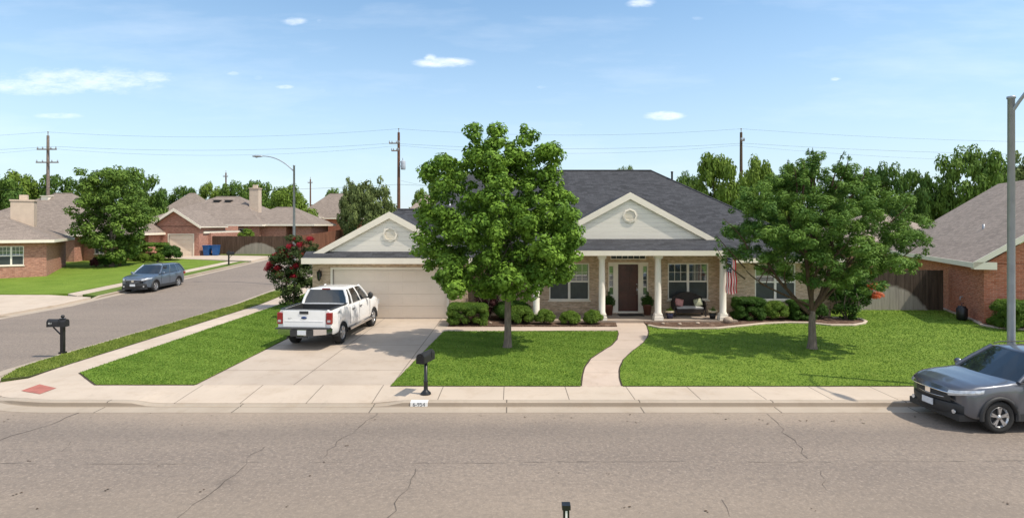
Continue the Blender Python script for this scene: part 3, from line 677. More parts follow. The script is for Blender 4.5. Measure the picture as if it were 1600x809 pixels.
def window(root, a, b, u0, u1, v0, v1, world=False, double=True, munt=2, screen=True, label=None, frame='white', sillm='cream'):
    f = MB(); fw = .055; um = (u0 + u1) / 2; vm = v0 + (v1 - v0) * .5; D0, D1 = -.10, -.03
    f.obox(a, b, u0, u0 + fw, v0, v1, D0, D1); f.obox(a, b, u1 - fw, u1, v0, v1, D0, D1); f.obox(a, b, u0 + fw, u1 - fw, v1 - fw, v1, D0, D1); f.obox(a, b, u0 + fw, u1 - fw, v0, v0 + fw, D0, D1)
    cols = [(u0 + fw, u1 - fw)]
    if double:
        f.obox(a, b, um - .05, um + .05, v0 + fw, v1 - fw, D0, D1 + .01); cols = [(u0 + fw, um - .05), (um + .05, u1 - fw)]
    for (p, q) in cols:
        f.obox(a, b, p, q, vm - .03, vm + .03, D0, D1 - .005)
        for k in range(1, munt + 1):
            uu = p + (q - p) * k / (munt + 1); f.obox(a, b, uu - .009, uu + .009, vm + .03, v1 - fw, -.075, -.052)
        if munt: f.obox(a, b, p, q, (vm + v1) / 2 - .009, (vm + v1) / 2 + .009, -.074, -.050)
    w = f.build('window', frame, root, world)
    if label: w['label'] = label
    s_ = MB(); s_.obox(a, b, u0 - .05, u1 + .05, v0 - .06, v0 - .002, -.03, .045); s_.build('sill', sillm, w)
    g = MB(); B = MB(); S = MB()
    for (p, q) in cols:
        g.obox(a, b, p, q, vm, v1 - fw, -.085, -.08); g.obox(a, b, p, q, v0 + fw, vm, -.085, -.08)
        S.obox(a, b, p + .01, q - .01, v0 + fw + .01, vm - .03, -.068, -.063)
    B.obox(a, b, u0 + .03, u1 - .03, v0 + (v1 - v0) * .1, v1 - .03, -.16, -.15)
    g.build('pane', 'glass', w); B.build('blinds', 'blinds', w)
    if screen: S.build('insect_screen', 'darkscreen', w)
    return w
def fascia_ring(mb, x0, x1, y0, y1, ze, h=.19):
    t = .03
    mb.box(x0 - t, x1 + t, y0 - t, y0, ze - h, ze + .01); mb.box(x0 - t, x1 + t, y1, y1 + t, ze - h, ze + .01); mb.box(x0 - t, x0, y0, y1, ze - h, ze + .008); mb.box(x1, x1 + t, y0, y1, ze - h, ze + .008)
def hip(mb, x0, x1, y0, y1, ze, p, rx0=None, rx1=None, m=0):
    """hip roof, ridge along x"""
    ym = (y0 + y1) / 2; h = (y1 - y0) / 2; zr = ze + h * p; a = x0 + h if rx0 is None else rx0; b = x1 - h if rx1 is None else rx1
    mb.face([(x0, y0, ze), (x1, y0, ze), (b, ym, zr), (a, ym, zr)], m); mb.face([(x1, y1, ze), (x0, y1, ze), (a, ym, zr), (b, ym, zr)], m)
    mb.face([(x1, y0, ze), (x1, y1, ze), (b, ym, zr)], m); mb.face([(x0, y1, ze), (x0, y0, ze), (a, ym, zr)], m)
    mb.face([(x0, y0, ze - .02), (x0, y1, ze - .02), (x1, y1, ze - .02), (x1, y0, ze - .02)], 1)
    mb.tube([(a, ym, zr + .01), (b, ym, zr + .01)], .05, 6, m)
def gable(mb, x0, x1, y0, y1, ze, p, m=0, th=.1, soff=1):
    """gable roof, ridge along y, given thickness"""
    xm = (x0 + x1) / 2; zr = ze + (x1 - x0) / 2 * p
    for (a, b) in ((x0, xm), (xm, x1)):
        za = ze if a == x0 else zr; zb = zr if b == xm else ze
        mb.face([(a, y0, za), (b, y0, zb), (b, y1, zb), (a, y1, za)], m); mb.face([(a, y0, za - th), (a, y1, za - th), (b, y1, zb - th), (b, y0, zb - th)], soff)
        for y in (y0, y1): mb.face([(a, y, za), (a, y, za - th), (b, y, zb - th), (b, y, zb)], soff)
    for x in (x0, x1): mb.face([(x, y0, ze), (x, y1, ze), (x, y1, ze - th), (x, y0, ze - th)], soff)
def rake(mb, x0, x1, y, ze, p, w=.2, t=.04):
    xm = (x0 + x1) / 2; zr = ze + (x1 - x0) / 2 * p
    for sgn, xa in ((1, x0), (-1, x1)):
        o_ = [(xa, ze + .02), (xm, zr + .02), (xm, zr - w * 1.1), (xa + sgn * .0, ze - w * .95)]
        f = [(x, y - t, z) for x, z in o_]; b_ = [(x, y, z) for x, z in o_]
        mb.face(f if sgn > 0 else f[::-1]); mb.face(b_[::-1] if sgn > 0 else b_)
        for i in range(4):
            j = (i + 1) % 4; mb.face([f[i], f[j], b_[j], b_[i]])
def garage_door(root, a, b, u0, u1, v0, v1, world=False, cols=4, label=None):
    f = MB(); f.obox(a, b, u0 - .1, u0, v0, v1 + .1, -.1, .015); f.obox(a, b, u1, u1 + .1, v0, v1 + .1, -.1, .015); f.obox(a, b, u0, u1, v1, v1 + .1, -.1, .015)
    d = MB(); n = 4; h = (v1 - v0) / n
    d.obox(a, b, u0, u1, v0, v1, -.12, -.088)
    for i in range(n):
        d.obox(a, b, u0 + .004, u1 - .004, v0 + i * h + .008, v0 + (i + 1) * h - .006, -.088, -.070)
        for k in range(cols * 2):
            uu = u0 + (u1 - u0) * (k + .12) / (cols * 2); u2 = u0 + (u1 - u0) * (k + .88) / (cols * 2)
            d.obox(a, b, uu, u2, v0 + i * h + .09, v0 + (i + 1) * h - .09, -.070, -.064)
    g = d.build('garage_door', 'garage', root, world)
    f.build('frame', 'cream', g)
    return g

# ------------------------------------------------------------------ MAIN HOUSE
H = empty('brick_house', (2, 25.3, 0), 0, 'tan brick house with slate grey roof, cream gables, porch columns and double garage', 'house')
def hb(mb, name, mats, parent=None, **k):
    if parent is None: return mb.build(name, mats, H, True, **k)
    return mb.build(name, mats, parent, False, **k)
GX0, GX1, GY = -8.76, -1.94, 25.3
PY = 26.2; WY = 25.6; WX0, WX1 = 9.55, 14.17
w = MB()
wallp(w, (GX0, GY), (GX1, GY), 0, 2.6, [(.89, 5.89, 0, 2.16)], .13)
wallp(w, (GX1, GY), (GX1, PY), 0, 2.9)
wallp(w, (GX1, PY), (WX0, PY), 0, 3.0, [(1.69 + 1.94, 3.52 + 1.94, .70, 2.38), (4.38 + 1.94, 6.20 + 1.94, .12, 2.42), (4.48 + 1.94, 6.1 + 1.94, 2.55, 2.78), (7.09 + 1.94, 8.94 + 1.94, .72, 2.38)], .13)
wallp(w, (WX0, PY), (WX0, WY), 0, 3.0); wallp(w, (WX0, WY), (WX1, WY), 0, 2.6, [(10.8 - WX0, 12.62 - WX0, .78, 2.38)], .13)
wallp(w, (WX1, WY), (WX1, 41), 0, 2.6); wallp(w, (GX0, 33), (GX0, GY), 0, 2.6); wallp(w, (WX1, 41), (-5.5, 41), 0, 2.6); wallp(w, (-5.5, 41), (-5.5, 33), 0, 2.6); wallp(w, (-5.5, 33), (GX0, 33), 0, 2.6)
wall = hb(w, 'wall', 'tanbrick')
# garage gable face and vents, main gable face
garage_door(H, (GX0, GY), (GX1, GY), .89, 5.89, .01, 2.16, True)
PIT = .5476
r = MB()
# main hip
zr = 7.26; ze = 2.66
A_, B_, Cc, D_ = (-5.9, 25.1, ze), (14.5, 25.1, ze), (14.5, 41.9, ze), (-5.9, 41.9, ze); r0, r1 = (-2.2, 33.5, zr), (8.1, 33.5, zr)
r.face([A_, (.6, 25.1, ze), (.6, 26.3, ze + .5476 * 1.2), (9.45, 26.3, ze + .5476 * 1.2), (9.45, 25.1, ze), B_, r1, r0]); r.face([Cc, D_, r0, r1]); r.face([B_, Cc, r1]); r.face([D_, A_, r0]); r.face([(-5.9, 26.25, ze - .02), (-5.9, 41.9, ze - .02), (14.5, 41.9, ze - .02), (14.5, 26.25, ze - .02)], 1)
for xa, xb in ((-5.9, .6), (9.45, 14.5)): r.face([(xa, 25.1, ze - .02), (xa, 26.25, ze - .02), (xb, 26.25, ze - .02), (xb, 25.1, ze - .02)], 1)
r.tube([(-2.2, 33.5, zr + .01), (8.1, 33.5, zr + .01)], .06, 6, 0)
for a, b in ((B_, r1), (A_, r0)): r.tube([a, b], .05, 6, 0)
hip(r, -9.02, 1.0, 25.42, 33.6, 2.66, .5476, rx0=-5.85, rx1=-1.5)
# garage gable
gable(r, -9.04, -1.70, 25.19, 29.3, 2.62, .545)
# main gable, its ridge running back into the hip
gable(r, 1.0, 9.4, 25.33, 30.4, 3.19, .545)
# pent strips
r.face([(-9.04, 24.8, 2.70), (-1.70, 24.8, 2.70), (-1.70, 25.32, 2.96), (-9.04, 25.32, 2.96)])
r.face([(-9.04, 24.8, 2.70), (-9.04, 25.32, 2.96), (-9.04, 25.32, 2.70)]); r.face([(-1.70, 24.8, 2.70), (-1.70, 25.32, 2.70), (-1.70, 25.32, 2.96)])
r.face([(.62, 24.1, 3.05), (9.42, 24.1, 3.05), (9.42, 25.42, 3.50), (.62, 25.42, 3.50)]); r.face([(9.42, 24.1, 3.05), (9.42, 26.2, 3.05), (9.42, 25.42, 3.50)]); r.face([(.62, 24.1, 3.05), (.62, 25.42, 3.50), (.62, 26.2, 3.05)])
roof = hb(r, 'roof', ['roof', 'cream'])
# siding faces
s_ = MB(); s_.face([(-8.78, 25.3, 2.9), (-1.96, 25.3, 2.9), (-1.96, 25.3, 2.72), (-5.37, 25.3, 4.55), (-8.78, 25.3, 2.72)][0:2] + [(-2.1, 25.3, 2.92), (-5.37, 25.3, 4.52), (-8.64, 25.3, 2.92)])
hb(s_, 'gable_siding', 'siding')
s_ = MB(); s_.face([(1.35, 25.42, 3.1), (9.05, 25.42, 3.1), (9.05, 25.42, 3.32), (5.2, 25.42, 5.38), (1.35, 25.42, 3.32)]); s_.face([(9.05, 25.42, 2.8), (9.05, 27, 2.8), (9.05, 27, 3.3), (9.05, 25.42, 3.3)]); s_.face([(1.35, 27, 2.8), (1.35, 25.42, 2.8), (1.35, 25.42, 3.3), (1.35, 27, 3.3)])
hb(s_, 'gable_siding', 'siding')
for (cx, cy, cz) in ((-5.35, 25.3, 3.70), (5.2, 25.42, 4.52)):
    v = MB(); v.lathe([(.33, 0), (.33, -.05), (.25, -.06), (.25, -.02)], (cx, cy, cz), 8, 0, 'y', False)
    vn = hb(v, 'gable_vent', 'cream'); v = MB()
    for k in range(7): v.box(cx - .22, cx + .22, cy - .03, cy - .012, cz - .2 + k * .06, cz - .165 + k * .06)
    v.face([(cx + .25 * math.cos(a * math.pi / 4), cy - .008, cz + .25 * math.sin(a * math.pi / 4)) for a in range(8)]); hb(v, 'louvre', 'cream', vn)
# fascias and rakes
f = MB()
f.box(-9.07, -1.66, 24.77, 24.8, 2.44, 2.69); f.box(-9.07, -9.04, 24.8, 33.4, 2.44, 2.62); f.box(-1.70, -1.66, 24.8, 25.28, 2.44, 2.66)
f.box(-9.03, -1.71, 24.801, 25.29, 2.46, 2.48)
f.box(.58, 9.46, 24.06, 24.1, 2.83, 3.04); f.box(9.42, 9.46, 24.1, 26.1, 2.83, 3.04); f.box(.58, .62, 24.1, 26.1, 2.83, 3.04)
f.box(9.47, 14.53, 25.06, 25.1, 2.47, 2.67); f.box(14.5, 14.53, 25.1, 41.9, 2.47, 2.665); f.box(-1.65, .57, 25.06, 25.1, 2.47, 2.67)
f.box(9.47, 14.5, 25.101, 25.59, 2.48, 2.50)
rake(f, -9.07, -1.67, 25.20, 2.66, .545, .25); rake(f, .96, 9.44, 25.34, 3.22, .545, .25)
hb(f, 'fascia', 'cream')
c = MB(); c.box(.63, 9.41, 24.101, 26.19, 2.86, 2.89); c.box(-1.9, .6, 25.11, 26.19, 2.49, 2.52); hb(c, 'porch_ceiling', 'cream')
# beam under eave
c = MB(); c.box(-1.93, .9, 25.5, 26.15, 2.4, 2.47)
# porch floor + columns
c = MB(); c.box(.7, 9.5, 24.2, 26.19, -.1, .1); c.box(9.5, 9.54, 24.6, 26.19, -.1, .095); hb(c, 'porch_floor', 'porch')
def column(x, y):
    m = MB(); m.box(x - .19, x + .19, y - .19, y + .19, .1, .24); m.box(x - .165, x + .165, y - .165, y + .165, .24, .36)
    m.lathe([(.155, .36), (.16, .40), (.138, .44), (.14, 1.4), (.128, 2.62), (.145, 2.66), (.145, 2.70)], (x, y, 0), 20); m.box(x - .165, x + .165, y - .165, y + .165, 2.70, 2.855)
    return hb(m, 'column', 'white')
for px in (838, 940.5, 1028, 1129.5): column((px - 800) * 24.45 / 900, 24.45)
# windows
window(H, (GX1, PY), (WX0, PY), 1.69 + 1.94, 3.52 + 1.94, .70, 2.38, True)
window(H, (GX1, PY), (WX0, PY), 7.09 + 1.94, 8.94 + 1.94, .72, 2.38, True)
window(H, (WX0, WY), (WX1, WY), 10.8 - WX0, 12.62 - WX0, .78, 2.38, True, munt=0)
# transom light above the door
a_, b_ = (GX1, PY), (WX0, PY); ox = 1.94
f = MB(); f.obox(a_, b_, 4.48 + ox, 6.1 + ox, 2.55, 2.585, -.1, -.01); f.obox(a_, b_, 4.48 + ox, 6.1 + ox, 2.745, 2.78, -.1, -.01)
for k in range(7):
    uu = 4.48 + ox + 1.585 * k / 6; f.obox(a_, b_, uu, uu + .035 if k in (0, 6) else uu + .02, 2.585, 2.745, -.1, -.012 if k in (0, 6) else -.03)
tw = hb(f, 'transom_window', 'white'); g = MB(); g.obox(a_, b_, 4.5 + ox, 6.08 + ox, 2.58, 2.75, -.085, -.08); hb(g, 'pane', 'darkscreen', tw)
# door unit
f = MB(); U = lambda x: x + ox
for (x0, x1) in ((4.38, 4.43), (4.61, 4.83), (5.75, 5.97), (6.15, 6.20)): f.obox(a_, b_, U(x0), U(x1), .12, 2.36, -.11, -.02)
f.obox(a_, b_, U(4.38), U(6.2), 2.33, 2.42, -.11, .0); f.obox(a_, b_, U(4.83), U(5.75), .12, .19, -.11, .02)
for (x0, x1) in ((4.43, 4.61), (5.97, 6.15)):
    f.obox(a_, b_, U(x0), U(x1), .12, .95, -.11, -.045); f.obox(a_, b_, U(x0) + .03, U(x1) - .03, .22, .85, -.045, -.038); f.obox(a_, b_, U(x0), U(x1), 2.24, 2.33, -.11, -.04)
    for k in range(1, 4): f.obox(a_, b_, U(x0), U(x1), .95 + k * .32, .97 + k * .32, -.09, -.055)
df = hb(f, 'door_frame', 'cream')
for (x0, x1) in ((4.43, 4.61), (5.97, 6.15)):
    g = MB(); g.obox(a_, b_, U(x0), U(x1), .95, 2.24, -.085, -.08); hb(g, 'sidelight', 'glass', df)
    g = MB(); g.obox(a_, b_, U(x0), U(x1), .95, 2.24, -.14, -.13); hb(g, 'curtain', 'blinds', df)
d = MB(); d.obox(a_, b_, U(4.84), U(5.74), .19, 2.32, -.10, -.06)
for (x0, x1, z0, z1) in ((4.93, 5.24, .32, .95), (5.34, 5.65, .32, .95), (4.93, 5.24, 1.07, 2.2), (5.34, 5.65, 1.07, 2.2)):
    d.obox(a_, b_, U(x0), U(x1), z0, z1, -.06, -.052); d.obox(a_, b_, U(x0) + .04, U(x1) - .04, z0 + .04, z1 - .04, -.052, -.042)
dd = hb(d, 'front_door', 'door'); k = MB(); k.tube([(5.67, 26.18, .98), (5.67, 26.12, 1.02), (5.67, 26.12, 1.25), (5.67, 26.18, 1.3)], .014, 8); k.lathe([(.001, 0), (.03, 0), (.03, -.03), (.001, -.03)], (5.67, 26.16, 1.42), 12, 0, 'y'); hb(k, 'handle', 'chrome', dd)
# roof bits
v = MB(); v.lathe([(.055, 0), (.055, .75), (.07, .76), (.07, .82), (.0, .84)], (9.0, 32.4, 6.3), 10); hb(v, 'vent_pipe', 'black', roof)
v = MB(); v.lathe([(.05, 0), (.05, .5), (.0, .5)], (-3.2, 29.6, 4.8), 10); hb(v, 'vent_pipe', 'galv', roof)

# ------------------------------------------------------------------ NEIGHBOUR HOUSES
# right house, rotated
RH = empty('brick_house', (19.5, 23.8, 0), R(-20), 'red brick house with light brown shingle roof at the right end of the lawn', 'house')
w = MB(); wallp(w, (0, 0), (11, 0), 0, 2.55, [(1.35, 3.05, .75, 2.25), (5, 8, .75, 2.25)], .12); wallp(w, (0, 13.2), (0, 0), 0, 2.55, [(.9, 1.7, 1.3, 2.2)], .12); wallp(w, (11, 0), (11, 13.2), 0, 2.55); wallp(w, (11, 13.2), (0, 13.2), 0, 2.55)
w.face([(0, 0, 2.5), (11, 0, 2.5), (5.5, 0, 6.3)])
w.build('wall', 'redbrick', RH)
r = MB(); gable(r, -.45, 11.45, -.35, 13.7, 2.55, .68); r.build('roof', ['rooftan', 'cream'], RH)
f = MB(); rake(f, -.48, 11.48, -.36, 2.58, .68, .24); f.box(-.49, -.45, -.38, 13.7, 2.36, 2.57); f.box(-.45, .25, -.38, .0, 2.30, 2.34); f.box(-.449, .0, .0, 13.6, 2.38, 2.40); f.box(-.47, .3, -.40, -.37, 2.3, 2.6); f.build('fascia', 'cream', RH)
f = MB(); f.box(-.12, -.01, .2, 13, -.1, .09); f.build('foundation', 'conc', RH)
window(RH, (0, 0), (11, 0), 1.35, 3.05, .75, 2.25, munt=0); window(RH, (0, 0), (11, 0), 5, 8, .75, 2.25); window(RH, (0, 13.2), (0, 0), .9, 1.7, 1.3, 2.2, double=False)
v = MB(); v.lathe([(.05, 0), (.05, .35), (0, .35)], (1.6, 4.6, 3.8), 10); v.build('vent_pipe', 'galv', RH)
v = MB(); v.tube([(-.02, 2.2, .9), (-.1, 2.2, .9), (-.1, 2.2, .75)], .025, 8); v.build('tap', 'galv', RH)

def house(loc, rz, label, walls, roofs, wmat, rmat, wins=(), chim=None, doors=(), gw=None, group='brick houses across the side street'):
    h = empty('brick_house', loc, rz, label, 'house', group)
    w = MB()
    for (x0, x1, y0, y1, z1, ops) in walls:
        wallp(w, (x0, y0), (x1, y0), -.4, z1, ops); wallp(w, (x1, y0), (x1, y1), -.4, z1); wallp(w, (x1, y1), (x0, y1), -.4, z1); wallp(w, (x0, y1), (x0, y0), -.4, z1)
    if gw:
        for g in gw: w.face(g)
    w.build('wall', wmat, h)
    r = MB(); f = MB()
    for kind, x0, x1, y0, y1, ze_, p, *k in roofs:
        if kind == 'hip': hip(r, x0, x1, y0, y1, ze_, p, *(k or [None, None])); fascia_ring(f, x0, x1, y0, y1, ze_)
        else: gable(r, x0, x1, y0, y1, ze_, p); rake(f, x0 - .02, x1 + .02, y0 - .005, ze_ + .02, p, .25)
    rf = r.build('roof', [rmat, 'cream'], h); f.build('fascia', 'cream', h)
    for a in wins: window(h, *a)
    if chim:
        x, y, z0, z1, cw = chim; c_ = MB(); c_.box(x - cw, x + cw, y - cw * .8, y + cw * .8, z0, z1); c_.box(x - cw - .06, x + cw + .06, y - cw * .8 - .06, y + cw * .8 + .06, z1, z1 + .12); c_.box(x - .25, x + .25, y - .2, y + .2, z1 + .12, z1 + .5)
        c_.build('chimney', 'stucco', rf)
    for a in doors: garage_door(h, *a)
    return h, rf
# A: far left with window
house((-33.3, 41.2, T(41.2)), math.atan2(.5, .87), 'red brick house at far left with pale chimney and one white double window', [(-9, 0, 0, 8, 2.6, [(-0, 0, 0, 0)][:0] or [(6.35, 7.75, .85, 2.2)])],
      [('hip', -9.5, .5, -.5, 8.5, 2.62, .46)], 'orbrick', 'rooftan2', [((-9, 0), (0, 0), 6.35, 7.75, .85, 2.2)], chim=(-2.2, 5.2, 3.5, 5.5, .7))
# B/C: big house behind the round tree with its gabled garage
house((-37.5, 48.0, T(48)), 0, 'red brick house with brown hip roof and small gabled garage, behind the round tree',
      [(-13, -1.25, 3.0, 14, 2.6, []), (-1.2, 2.1, 4, 9, 2.65, [(1.0, 1.85, .8, 2.2)]), (2.5, 2.8, 5, 5.4, 2.65, []), (2.1, 2.8, 7, 9, 2.65, []), (4.0, 6.9, 10.6, 17, 2.6, []), (2.0, 6.6, 8.9, 17, 3.3, [(1.6, 4.0, .35, 2.45)])],
      [('hip', -14, -.7, 2.4, 15, 2.6, .62, -7.5, -5.8), ('hip', -1.8, 3.25, 3.5, 11, 2.65, .5, .6, 1.2), ('hip', .6, 6.7, 9.6, 17.2, 2.75, .36, 2, 5), ('gable', 1.65, 6.95, 8.5, 14.0, 3.25, .66)], 'orbrick', 'rooftan2',
      [((-1.2, 4), (2.1, 4), 1.0, 1.85, .8, 2.2)], gw=[[(2.0, 8.9, 3.25), (6.6, 8.9, 3.25), (4.3, 8.9, 4.85)]], doors=[((2.0, 8.9), (6.6, 8.9), 1.6, 4.0, .35, 2.45)])
# D: hip roofed house behind the fence
house((-27.0, 66.0, T(66)), 0, 'long brick house with brown hip roof and pale chimney behind the brown board fence', [(-15, -2.0, 0, 13, 2.75, [(4.0, 5.7, .9, 2.3), (8, 11.3, .9, 2.3)]), (-2.0, .8, 0.8, 8, 2.75, []), (1.9, 3.7, .9, 7, 2.75, []), (.8, 1.9, 2.4, 7, 2.75, [])],
      [('hip', -16.5, -1.4, -.5, 13.5, 2.75, .50, -10.2, -7.2), ('hip', -6.0, 4.2, .3, 8.6, 2.78, .5, -1.8, .4)], 'orbrick', 'rooftan2', [((-15, 0), (-2.0, 0), 4.0, 5.7, .9, 2.3), ((-15, 0), (-2.0, 0), 8, 11.3, .9, 2.3)], chim=(-4.4, 4.5, 4.2, 7.1, .55))
house((24.5, 42.0, T(42)), 0, 'brick house with light brown roof glimpsed behind the grey fence', [(0, 9, 0, 8, 2.3, [(4.2, 5.6, .9, 2.0)])], [('hip', -.6, 9.6, -.6, 8.6, 2.3, .5)], 'orbrick', 'rooftan', [((0, 0), (9, 0), 4.2, 5.6, .9, 2.0)])
def roof_vent(rf, x, y, z, mat='black', w=.35):
    m_ = MB(); m_.box(x - w, x + w, y - .3, y + .2, z - .4, z + .18); m_.box(x - w - .08, x + w + .08, y - .38, y + .28, z + .18, z + .24); m_.build('roof_vent', mat, rf)
for rf_ in [o_ for o_ in bpy.data.objects if o_.name.startswith('roof') and o_.parent and str(o_.parent.get('label', '')).startswith('long brick')]:
    roof_vent(rf_, -9.4, 5.2, 5.55); roof_vent(rf_, -8.0, 5.2, 5.55)
for rf_ in [o_ for o_ in bpy.data.objects if o_.name.startswith('roof') and o_.parent and 'gabled garage, behind' in str(o_.parent.get('label', ''))]:
    roof_vent(rf_, -7.6, 7.9, 6.0, 'cream')
# E, F, G distant
house((-32.5, 95, T(80)), 0, 'distant house with brown roof and small front gable between two tree clumps', [(-2, 9, 0, 9, 3.2, []), (-3, 1.2, -3, 2, 3.4, [])], [('hip', -3.5, 9.5, -.5, 9.5, 3.3, .85, 1, 5), ('gable', -3.6, 1.6, -3.4, 3, 3.4, .6)], 'redbrick', 'rooftan2', gw=[[(-3, -3, 3.35), (1.2, -3, 3.35), (-.9, -3, 4.6)]])
house((-62, 108, T(80)), 0, 'small distant house with steep grey-brown roof above the garage gable', [(-4, 4, 0, 9, 4.2, [])], [('hip', -4.5, 4.5, -.5, 8.0, 4.3, .95, -.6, .6)], 'redbrick', 'rooftan2')
house((-15.0, 92, T(80)), 0, 'distant house with beige roof just right of the middle utility pole', [(-2, 6, 0, 9, 3.4, [])], [('hip', -2.8, 6.5, -.5, 8.5, 3.5, .8, .5, 3)], 'orbrick', 'rooftan')
house((-78, 88, T(80)), 0, 'brown roofed house at the left edge behind the pale chimney', [(-6, 8, 0, 9, 3.0, [])], [('hip', -6.5, 8.5, -.5, 9.5, 3.0, .5)], 'redbrick', 'rooftan2')

# ------------------------------------------------------------------ FENCES
def fence(name, pts, h, mat, label, seed, w=.14, zoff=None):
    rn = random.Random(seed); root = empty(name, (pts[0][0], pts[0][1], 0), 0, label, 'fence', None)
    mb = MB(); ra = MB()
    for (p, q) in zip(pts[:-1], pts[1:]):
        p = Vector(p); q = Vector(q); L = (q - p).length; t = (q - p) / L; n = Vector((t.y, -t.x)); u = 0
        while u < L - .02:
            c_ = p + t * u; z = T(c_.y); hh = h + rn.uniform(-.02, .02); dd_ = rn.uniform(0, .006); mb.obox((c_.x, c_.y), tuple(c_ + t), 0, w - .01, z + .02, z + hh, dd_, .02 + dd_); u += w
        u = 0
        while u < L:
            c_ = p + t * u; z = T(c_.y); po = MB(); po.obox((c_.x, c_.y), tuple(c_ + t), -.05, .05, z - .1, z + h - .08, -.14, -.04); po.build('post', mat, root, True); u += 2.4
        for zz in (.3, 1.0, 1.6):
            a3 = p - n * .02; b3 = q - n * .02; ra.beam((a3.x, a3.y, T(a3.y) + zz), (b3.x, b3.y, T(b3.y) + zz), .035, .09)
    for m_, nm in ((mb, 'boards'), (ra, 'rails')): m_.build(nm, mat, root, True)
    return root
fence('wood_fence', [(14.3, 27.9), (20.75, 27.7)], 1.95, 'fence1', 'weathered grey board fence between the two houses, pale sprinkler stain low on it', 3)
fence('wood_fence', [(-31.6, 58.8), (-21.5, 58.8)], 1.85, 'fence2', 'dark brown board fence with pale arched stain beyond the side street', 4)
fence('wood_fence', [(-21.5, 58.8), (-21.0, 90)], 1.9, 'fence3', 'reddish board fence running away behind the street lamp', 5)

# ------------------------------------------------------------------ TREES
def tree_obj(name, label, base, lobes, n, rmin, rmax, leaf, dens, seed, lmat, bmat, trunk_top, r_base, nlimb, group=None, cat='tree', share=None, up=.5, inner=.35, aspect=.6, sprays=None, squash=.72, stems=None):
    root = empty(name, base, 0, label, cat, group)
    cl = clumps_on(lobes, n, rmin, rmax, seed, inner)
    cl += [(l[0], l[1], l[2] + l[5] * .25, min(l[3], rmax) * .9, min(l[4], rmax) * .9, min(l[5], rmax) * .9) for l in lobes]
    if sprays: cl += sprays
    link('crown', leaf_mesh(name + '_crown', cl, leaf, dens, seed, lmat, up, aspect, share), root)
    mb = MB(); rn = random.Random(seed)
    if stems:
        for (bx, by, tx_, ty_, tz_, rr) in stems: limb(mb, (bx, by, -.05), (tx_, ty_, tz_), rr, rr * .4, rn.random(), .1)
    else:
        tt = Vector(trunk_top)
        mb.tube([(0, 0, -.08), (0, 0, .06), (0.01, 0, .3), tt * .55, tt], [r_base * 1.75, r_base * 1.3, r_base * 1.05, r_base * .92, r_base * .78], 12)
        L = sorted(lobes, key=lambda l: -l[3] * l[5])[:nlimb]
        for i, l in enumerate(L):
            s0 = tt * rn.uniform(.82, .99); mid = Vector((l[0] * .75, l[1] * .75, tt.z + (l[2] - tt.z) * .8)); limb(mb, s0, mid, r_base * .48, r_base * .14, i + seed)
            for k in range(3):
                c_ = cl[rn.randrange(len(cl))]
                if (Vector(c_[:3]) - mid).length < 2.2: limb(mb, mid.lerp(s0, rn.uniform(0, .5)), c_[:3], r_base * .16, r_base * .04, i * 7 + k, n=4, sides=5)
    mb.build('trunk', bmat, root); return root
# front left tree (maple-like)
s = 46.6; X0 = 793
L1 = [(741,202,8),(744,218,12),(738,246,22),(775,210,8),(774,228,13),(772,262,24),(796,232,9),(800,250,16),(819,204,8),(823,222,14),(826,256,24),(858,242,12),(864,272,20),(866,292,20),(700,275,26),(690,255,14),(672,272,10),(770,300,40),(700,315,36),(668,335,14),(760,345,44),(830,320,42),(872,325,26),(690,362,36),(740,385,44),(800,375,50),(855,372,38),(888,352,20),(672,392,20),(700,412,33),(750,424,38),(812,424,40),(862,412,33),(888,386,20),(716,440,16),(835,440,16),(690,436,11),(765,446,18),(790,432,28)]
lob = []
for (px, py, rr) in L1:
    z = (4.1 + (352 - py) * 19.3 / 900); x = (px - X0) / s; rad = rr / s
    hw = 2.75 if z > 1.5 else 2; hw *= min(1, max(.25, (7.9 - z) / 3.6)); dep = math.sqrt(max(.05, 1 - (x / 3.0) ** 2)) * hw
    lob.append((x, 0, z, rad, max(rad, dep * .9), rad))
tree_obj('shade_tree', 'tall dense bright green tree with several pointed tops on the lawn beside the driveway', (-.15, 19.3, 0.02), lob + [(0, 0, 2.9, 1.5, 1.3, .9), (0, 0, 4.2, 1.3, 1.1, 1.0), (0, 0, 5.5, .8, .8, .8)], 470, .18, .38, .13, .72, 21, 'leafA', 'bark', (.02, 0, 2.2), .118, 10)
